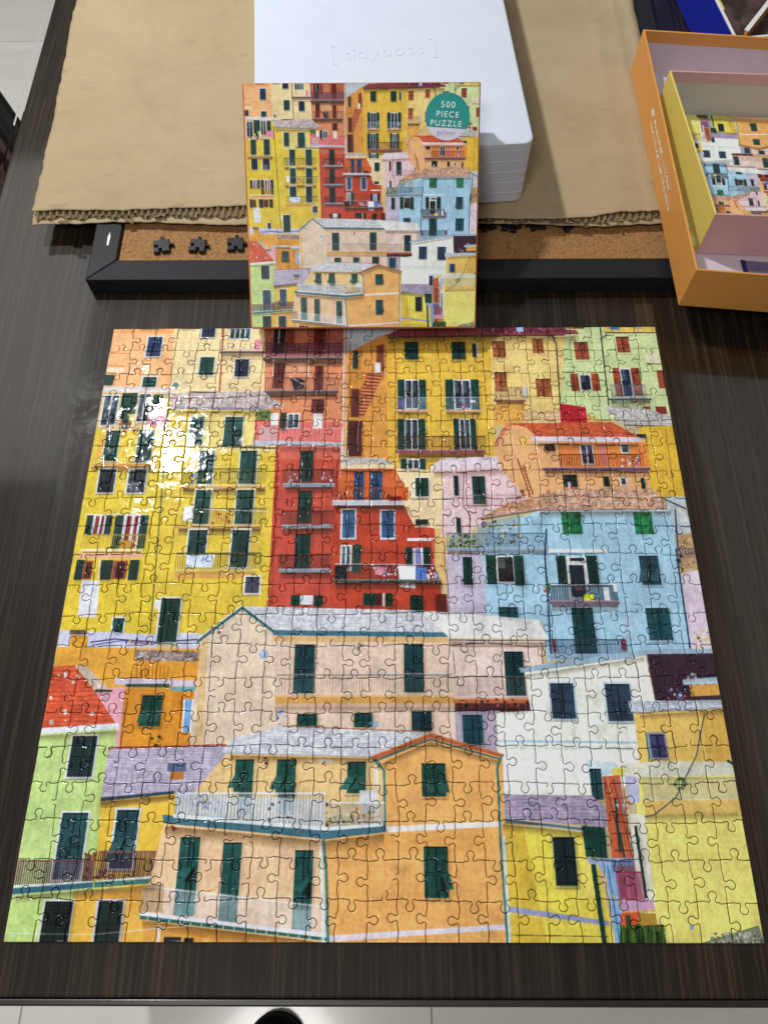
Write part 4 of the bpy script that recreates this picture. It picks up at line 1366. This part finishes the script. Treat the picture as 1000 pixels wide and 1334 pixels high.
for sx in (-1, 1):
    b = MB()
    hh, ww, tk = .0140, .0042, .0011
    xo = sx * .0500
    b.box(xo - tk / 2, -hh, 0, xo + tk / 2, hh, .0004)
    for yy in (-hh + tk / 2, hh - tk / 2):
        xa, xb = (xo + tk / 2, xo + ww) if sx < 0 else (xo - ww, xo - tk / 2)
        b.box(xa, yy - tk / 2, 0, xb, yy + tk / 2, .0004)
    o = b.build('bracket', M_WHITE, lid)
    o.location = (lx, ly, .0070)
    o.rotation_euler = (0, 0, math.radians(2.0))

# ------------------------------------------------------------------ the puzzle box leaning on the trays
pbox = thing('puzzle_box', 'square puzzle box with the coloured houses print leaning against the white trays', 'puzzle box')
pbox.matrix_world = Matrix(((1, 0, 0, -0.01838), (-.0018, .8, -.6, .2354), (.0019, .6, .8, .02497), (0, 0, 0, 1)))
PW, PH, PT = 0.2030, 0.2037, 0.0245
m = MB(); m.box(-PW / 2, 0, -PT * .55, PW / 2, PH, 0); m.build('lid', M_RIM, pbox, bevel=.0012)
m = MB(); m.box(-PW / 2 + .0012, .0012, -PT, PW / 2 - .0012, PH - .0012, -PT * .55 - .0002); m.build('base', M_PAPERWHITE, pbox, bevel=.001)


def print_plane(name, w0, w1, h0, h1, z, mat, parent, flip=False, nx=1):
    o = mesh_obj(name, [(w0, h0, z), (w1, h0, z), (w1, h1, z), (w0, h1, z), (w0, h0, z - .0001), (w1, h0, z - .0001), (w1, h1, z - .0001), (w0, h1, z - .0001)],
                 [(0, 1, 2, 3), (7, 6, 5, 4), (0, 4, 5, 1), (1, 5, 6, 2), (2, 6, 7, 3), (3, 7, 4, 0)], mat, parent)
    uvl = o.data.uv_layers.new(name='print')
    uvs = [(0, 0), (1, 0), (1, 1), (0, 1)]
    if flip:
        uvs = [(1, 1), (0, 1), (0, 0), (1, 0)]
    for lp in o.data.loops:
        uvl.data[lp.index].uv = uvs[lp.vertex_index % 4]
    return o


print_plane('front_print', -PW / 2 + .0016, PW / 2 - .0012, .0012, PH - .0008, .00025, M_BOXPRINT, pbox)
# the round badge
badge_c = (0.0735, PH - .0275)
br = 0.0190
cut = math.radians(208)


def arc(a0, a1, n, r):
    return [(r * math.cos(a0 + (a1 - a0) * i / n), r * math.sin(a0 + (a1 - a0) * i / n)) for i in range(n + 1)]


b = MB(); b.prism(arc(math.radians(-32), math.radians(204), 44, br), 0, .00012)
bd = b.build('badge', M_BADGE, pbox); bd.location = (*badge_c, .0003)
b = MB(); b.prism(arc(math.radians(204.5), math.radians(327.5), 24, br), 0, .00010)
b2 = b.build('badge_base', M_BADGE2, bd)
for body, dy, sz, dx in (('500', .0092, .0072, .0005), ('PIECE', .0016, .0066, .0002), ('PUZZLE', -.0056, .0066, -.0012)):
    t = text_mesh(body, sz, .00004, 'lettering', M_INKWHITE, bd, spacing=1.25)
    t.location = (dx, dy, .00018)
    t.rotation_euler = (0, 0, math.radians(-3))
t = text_mesh('galison', .0052, .00004, 'lettering', M_INKGREY, bd, spacing=1.1)
t.location = (-.001, -.0128, .00018)
t.rotation_euler = (0, 0, math.radians(-3))

# ------------------------------------------------------------------ open boxes
def open_box(root, q, z0, z1, th, mats, lining, strip, rim_mat):
    """q: near-left, near-right, far-right, far-left (world xy); mats: near, right, far, left"""
    q = [np.array(p) for p in q]
    c = sum(q) / 4

    def ins(p, d):
        o = []
        for i in range(4):
            a, b_, e_ = p[i - 1], p[i], p[(i + 1) % 4]
            u = (a - b_) / np.hypot(*(a - b_))
            w = (e_ - b_) / np.hypot(*(e_ - b_))
            s = abs(u[0] * w[1] - u[1] * w[0])
            o.append(b_ + (u + w) * d / s)
        return o
    qi = ins(q, th)
    qj = ins(q, th + .0004)
    for i in range(4):
        j = (i + 1) % 4
        lo = [q[i], q[j], qi[j], qi[i]]
        b = MB()
        b.hexa([(*p, z0) for p in lo] + [(*p, z1) for p in lo])
        at(b.build('wall_panel', mats[i], bevel=.0006), root)
        lo = [qi[i], qi[j], qj[j], qj[i]]
        b = MB()
        b.hexa([(*p, z0 + .0022) for p in lo] + [(*p, z1 - strip) for p in lo])
        at(b.build('lining', lining), root)
    b = MB()
    b.hexa([(*p, z0 + .0002) for p in qi] + [(*p, z0 + .0021) for p in qi])
    at(b.build('bottom_panel', lining), root)


ob = thing('open_box', 'large open orange box with lilac lining holding a smaller yellow box', 'box', (0.39, 0.405, 0.027))
OQ = [(.2680, .2580), (.5170, .2318), (.5150, .5498), (.2660, .5760)]
open_box(ob, OQ, .0272, .0735, .0020, [M_ORANGE] * 4, M_LILAC, .0125, M_ORANGE)
# small faint printed mark on the left wall: two lines running along the side
b = MB()
rl = random.Random(5)
for line, (y0, y1, zc) in enumerate(((.462, .372, .0565), (.470, .352, .0475))):
    y = y0
    while y > y1:
        hgt = rl.choice((.0016, .0016, .0025))
        wd_ = rl.uniform(.0006, .0010)
        b.box(.2665, y - wd_, zc - .0014, .26688, y, zc - .0014 + hgt + .0012)
        if rl.random() < .6:
            b.box(.2665, y - .0022, zc - .0014 + rl.choice((0, hgt)), .26688, y - wd_ - .0001, zc - .0008 + rl.choice((0, hgt)))
        y -= rl.choice((.0030, .0034, .0046))
at(b.build('lettering', M_INKWHITE), ob)
mark = []
for k in range(10):
    a = 2 * math.pi * k / 10
    mark.append((.4735 + .0052 * math.cos(a) * (1 if k % 2 else .7), .0570 + .0036 * math.sin(a) * (1 if k % 2 else .7)))
n = len(mark)
v = [(.26645, y, z) for y, z in mark] + [(.26688, y, z) for y, z in mark]
at(mesh_obj('logo', v, [tuple(range(n)), tuple(range(2 * n - 1, n - 1, -1))] + [(i, n + i, n + (i + 1) % n, (i + 1) % n) for i in range(n)], M_INKWHITE), ob)

ib = thing('inner_box', 'smaller yellow and dusty pink open box standing inside the orange box', 'box', (0.387, 0.406, 0.03))
IQ = [(.2930, .3170), (.4930, .3050), (.4810, .4950), (.2810, .5070)]
open_box(ib, IQ, .0300, .0780, .0020, [M_PINK, M_YELLOW, M_PINK, M_YELLOW], M_GREY, .0115, M_PINK)
poster = print_plane('poster', -.0945, .0945, -.0900, .0900, 0, M_POSTER, None, True)
poster.location = (.3868, .4060, .0330)
poster.rotation_euler = (0, 0, math.radians(-3.5))
tag(poster, 'upside down folded poster of the coloured houses inside the yellow box', 'poster')
leaf = thing('leaflet', 'grey purple leaflet with a navy stripe in the orange box beside the pink wall', 'leaflet', (.37, .285, .0297))
for nm, mt, pts, zz in (('page', M_PURPLE, [(.3395, .262), (.42, .254), (.42, .300), (.3375, .308)], .0003), ('stripe', M_NAVY, [(.3335, .2625), (.3390, .262), (.3370, .3085), (.3325, .309)], .00035)):
    b = MB(); b.prism(pts, .0296, .0296 + zz); at(b.build(nm, mt), leaf)
sc_ = MB(); sc_.hexa([(.288, .2755, .0298), (.298, .2745, .0298), (.2965, .2795, .0298), (.290, .2800, .0298), (.2885, .2760, .0312), (.2975, .2752, .0325), (.2965, .2792, .0318), (.2905, .2797, .0308)])
o = sc_.build('paper_scrap', M_PAPERWHITE)
tag(o, 'small white paper scrap in the near corner inside the orange box', 'paper')

# blue box behind
bb = thing('blue_box', 'royal blue box with white rim and dark brown animal print behind the orange box', 'box', (.46, .70, 0))
BQ = [(.3690, .5850), (.5990, .6150), (.5700, .8350), (.3380, .8050)]
open_box(bb, BQ, .0010, .0550, .0022, [M_BLUE, M_BLUE, M_BLUE, M_BLUE], M_ANIMAL, .002, M_PAPERWHITE)
q = [np.array(p) for p in BQ]
for i in range(4):
    j = (i + 1) % 4
    d = (q[j] - q[i]) / np.hypot(*(q[j] - q[i]))
    n_ = np.array([-d[1], d[0]])
    b = MB()
    a_, e_ = q[i] + d * .0028, q[j] - d * .0028
    lo = [a_ - n_ * .0002, e_ - n_ * .0002, e_ + n_ * .0026, a_ + n_ * .0026]
    b.hexa([(*p, .0551) for p in lo] + [(*p, .0562) for p in lo])
    at(b.build('rim', M_PAPERWHITE), bb)
sheet_ = thing('printed_card', 'dark brown animal print card lying inside the royal blue box', 'card', (.46, .69, .05))
b = MB(); b.prism([(.3735, .5905), (.5925, .6185), (.5655, .8285), (.3435, .8000)], .0440, .0452); at(b.build('card_face', M_ANIMAL), sheet_)
b = MB(); b.prism([(.352, .690), (.366, .640), (.374, .652), (.366, .700), (.356, .720)], .0453, .0456); at(b.build('yellow_patch', M_YELLOW), sheet_)
fl = thing('card_divider', 'orange card divider with a white top edge leaning out of the blue box', 'card', (.40, .6, .05))
d = np.array([.575, .818]); nrm = np.array([.818, -.575])
a_ = np.array([.3790, .5925]); e_ = a_ + d * .16
b = MB(); b.hexa([(*p, zz) for zz in (.0458, .0600) for p in (a_, a_ + nrm * .0030, e_ + nrm * .0030, e_)]); at(b.build('divider_panel', M_ORANGE), fl)
b = MB(); b.hexa([(*p, zz) for zz in (.0601, .0612) for p in (a_ - nrm * .0012, a_ + nrm * .0036, e_ + nrm * .0036, e_ - nrm * .0012)]); at(b.build('edge', M_PAPERWHITE), fl)

# ------------------------------------------------------------------ the jigsaw puzzle: 20 rows of 25 pieces
puzzle = thing('jigsaw_puzzle', 'finished square jigsaw puzzle of colourful hillside houses lying on the dark table', 'puzzle', (0, 0, 0.0003))
NC, NR, SZ = 25, 20, 508.0
rq = random.Random(21)
GX = np.zeros((NR + 1, NC + 1, 2))
for j in range(NR + 1):
    for i in range(NC + 1):
        x = SZ * i / NC - SZ / 2
        y = SZ * j / NR - SZ / 2
        if 0 < i < NC:
            x += rq.uniform(-1.1, 1.1) + .6 * math.sin(j * .9 + i * .4)
        if 0 < j < NR:
            y += rq.uniform(-1.1, 1.1) + 0.8 * math.sin(i * .7 + j * .5)
        GX[j, i] = (x, y)
HS, VS = {}, {}
for j in range(NR + 1):
    for i in range(NC):
        HS[j, i] = seam(GX[j, i], GX[j, i + 1], rq.choice((-1, 1)), rq, 1.06) if 0 < j < NR else []
for j in range(NR):
    for i in range(NC + 1):
        VS[j, i] = seam(GX[j, i], GX[j + 1, i], rq.choice((-1, 1)), rq, 1.08) if 0 < i < NC else []
TH = 1.9


def piece(j, i):
    poly = [GX[j, i]] + HS[j, i] + [GX[j, i + 1]] + VS[j, i + 1] + [GX[j + 1, i + 1]] + HS[j + 1, i][::-1] + [GX[j + 1, i]] + VS[j, i][::-1]
    poly = np.array(poly)
    c = poly.mean(0)
    tx, ty = rq.gauss(0, .015), rq.gauss(0, .015)
    dz = rq.uniform(-.08, .08)
    rings = [(inset(poly, .20), 0.0, 0), (inset(poly, .20), TH - .55, 1), (inset(poly, .36), TH - .30, 1), (inset(poly, .58), TH - .10, 1), (inset(poly, 1.08), TH, 1)]
    n = len(poly)
    v = []
    for p, z, t in rings:
        for x, y in p:
            zz = z + (t and (dz + tx * (x - c[0]) + ty * (y - c[1]) - 0.0003 * ((x - c[0]) ** 2 + (y - c[1]) ** 2) + .03))
            v.append((x / 1000, y / 1000, zz / 1000))
    f, mi = [], []
    for k in range(len(rings) - 1):
        for q_ in range(n):
            w_ = (q_ + 1) % n
            f.append((k * n + q_, k * n + w_, (k + 1) * n + w_, (k + 1) * n + q_))
            mi.append(1 if k == 0 else 0)
    # slightly domed face: fan of the inner ring round a centre point
    cz = (TH + dz + .03) / 1000
    v.append((c[0] / 1000, c[1] / 1000, cz))
    k = len(rings) - 1
    f.append(tuple(range(k * n, (k + 1) * n)))
    mi.append(0)
    v.pop()
    return v, f, mi


def piece_obj(name, v, f, mi):
    o = mesh_obj(name, v, f, None, puzzle, True, [M_PUZZLE, M_CORE], mi)
    me = o.data
    me.polygons.foreach_set('use_smooth', [len(q_) == 4 for q_ in f])
    co = np.empty(len(me.vertices) * 3, np.float32)
    me.vertices.foreach_get('co', co)
    co = co.reshape(-1, 3)
    vi = np.empty(len(me.loops), np.int32)
    me.loops.foreach_get('vertex_index', vi)
    uvl = me.uv_layers.new(name='print')
    uvl.data.foreach_set('uv', (co[vi, :2] / .508 + .5).astype(np.float32).ravel())
    return o


back_v, back_f, back_m = [], [], []
for j in range(NR):
    for i in range(NC):
        v, f, mi = piece(j, i)
        if j < 12:
            piece_obj('puzzle_piece', v, f, mi)
        else:
            n0 = len(back_v)
            back_v += v
            back_f += [tuple(a + n0 for a in q_) for q_ in f]
            back_m += mi
o = piece_obj('interlocked_pieces', back_v, back_f, back_m)
o['kind'] = 'stuff'
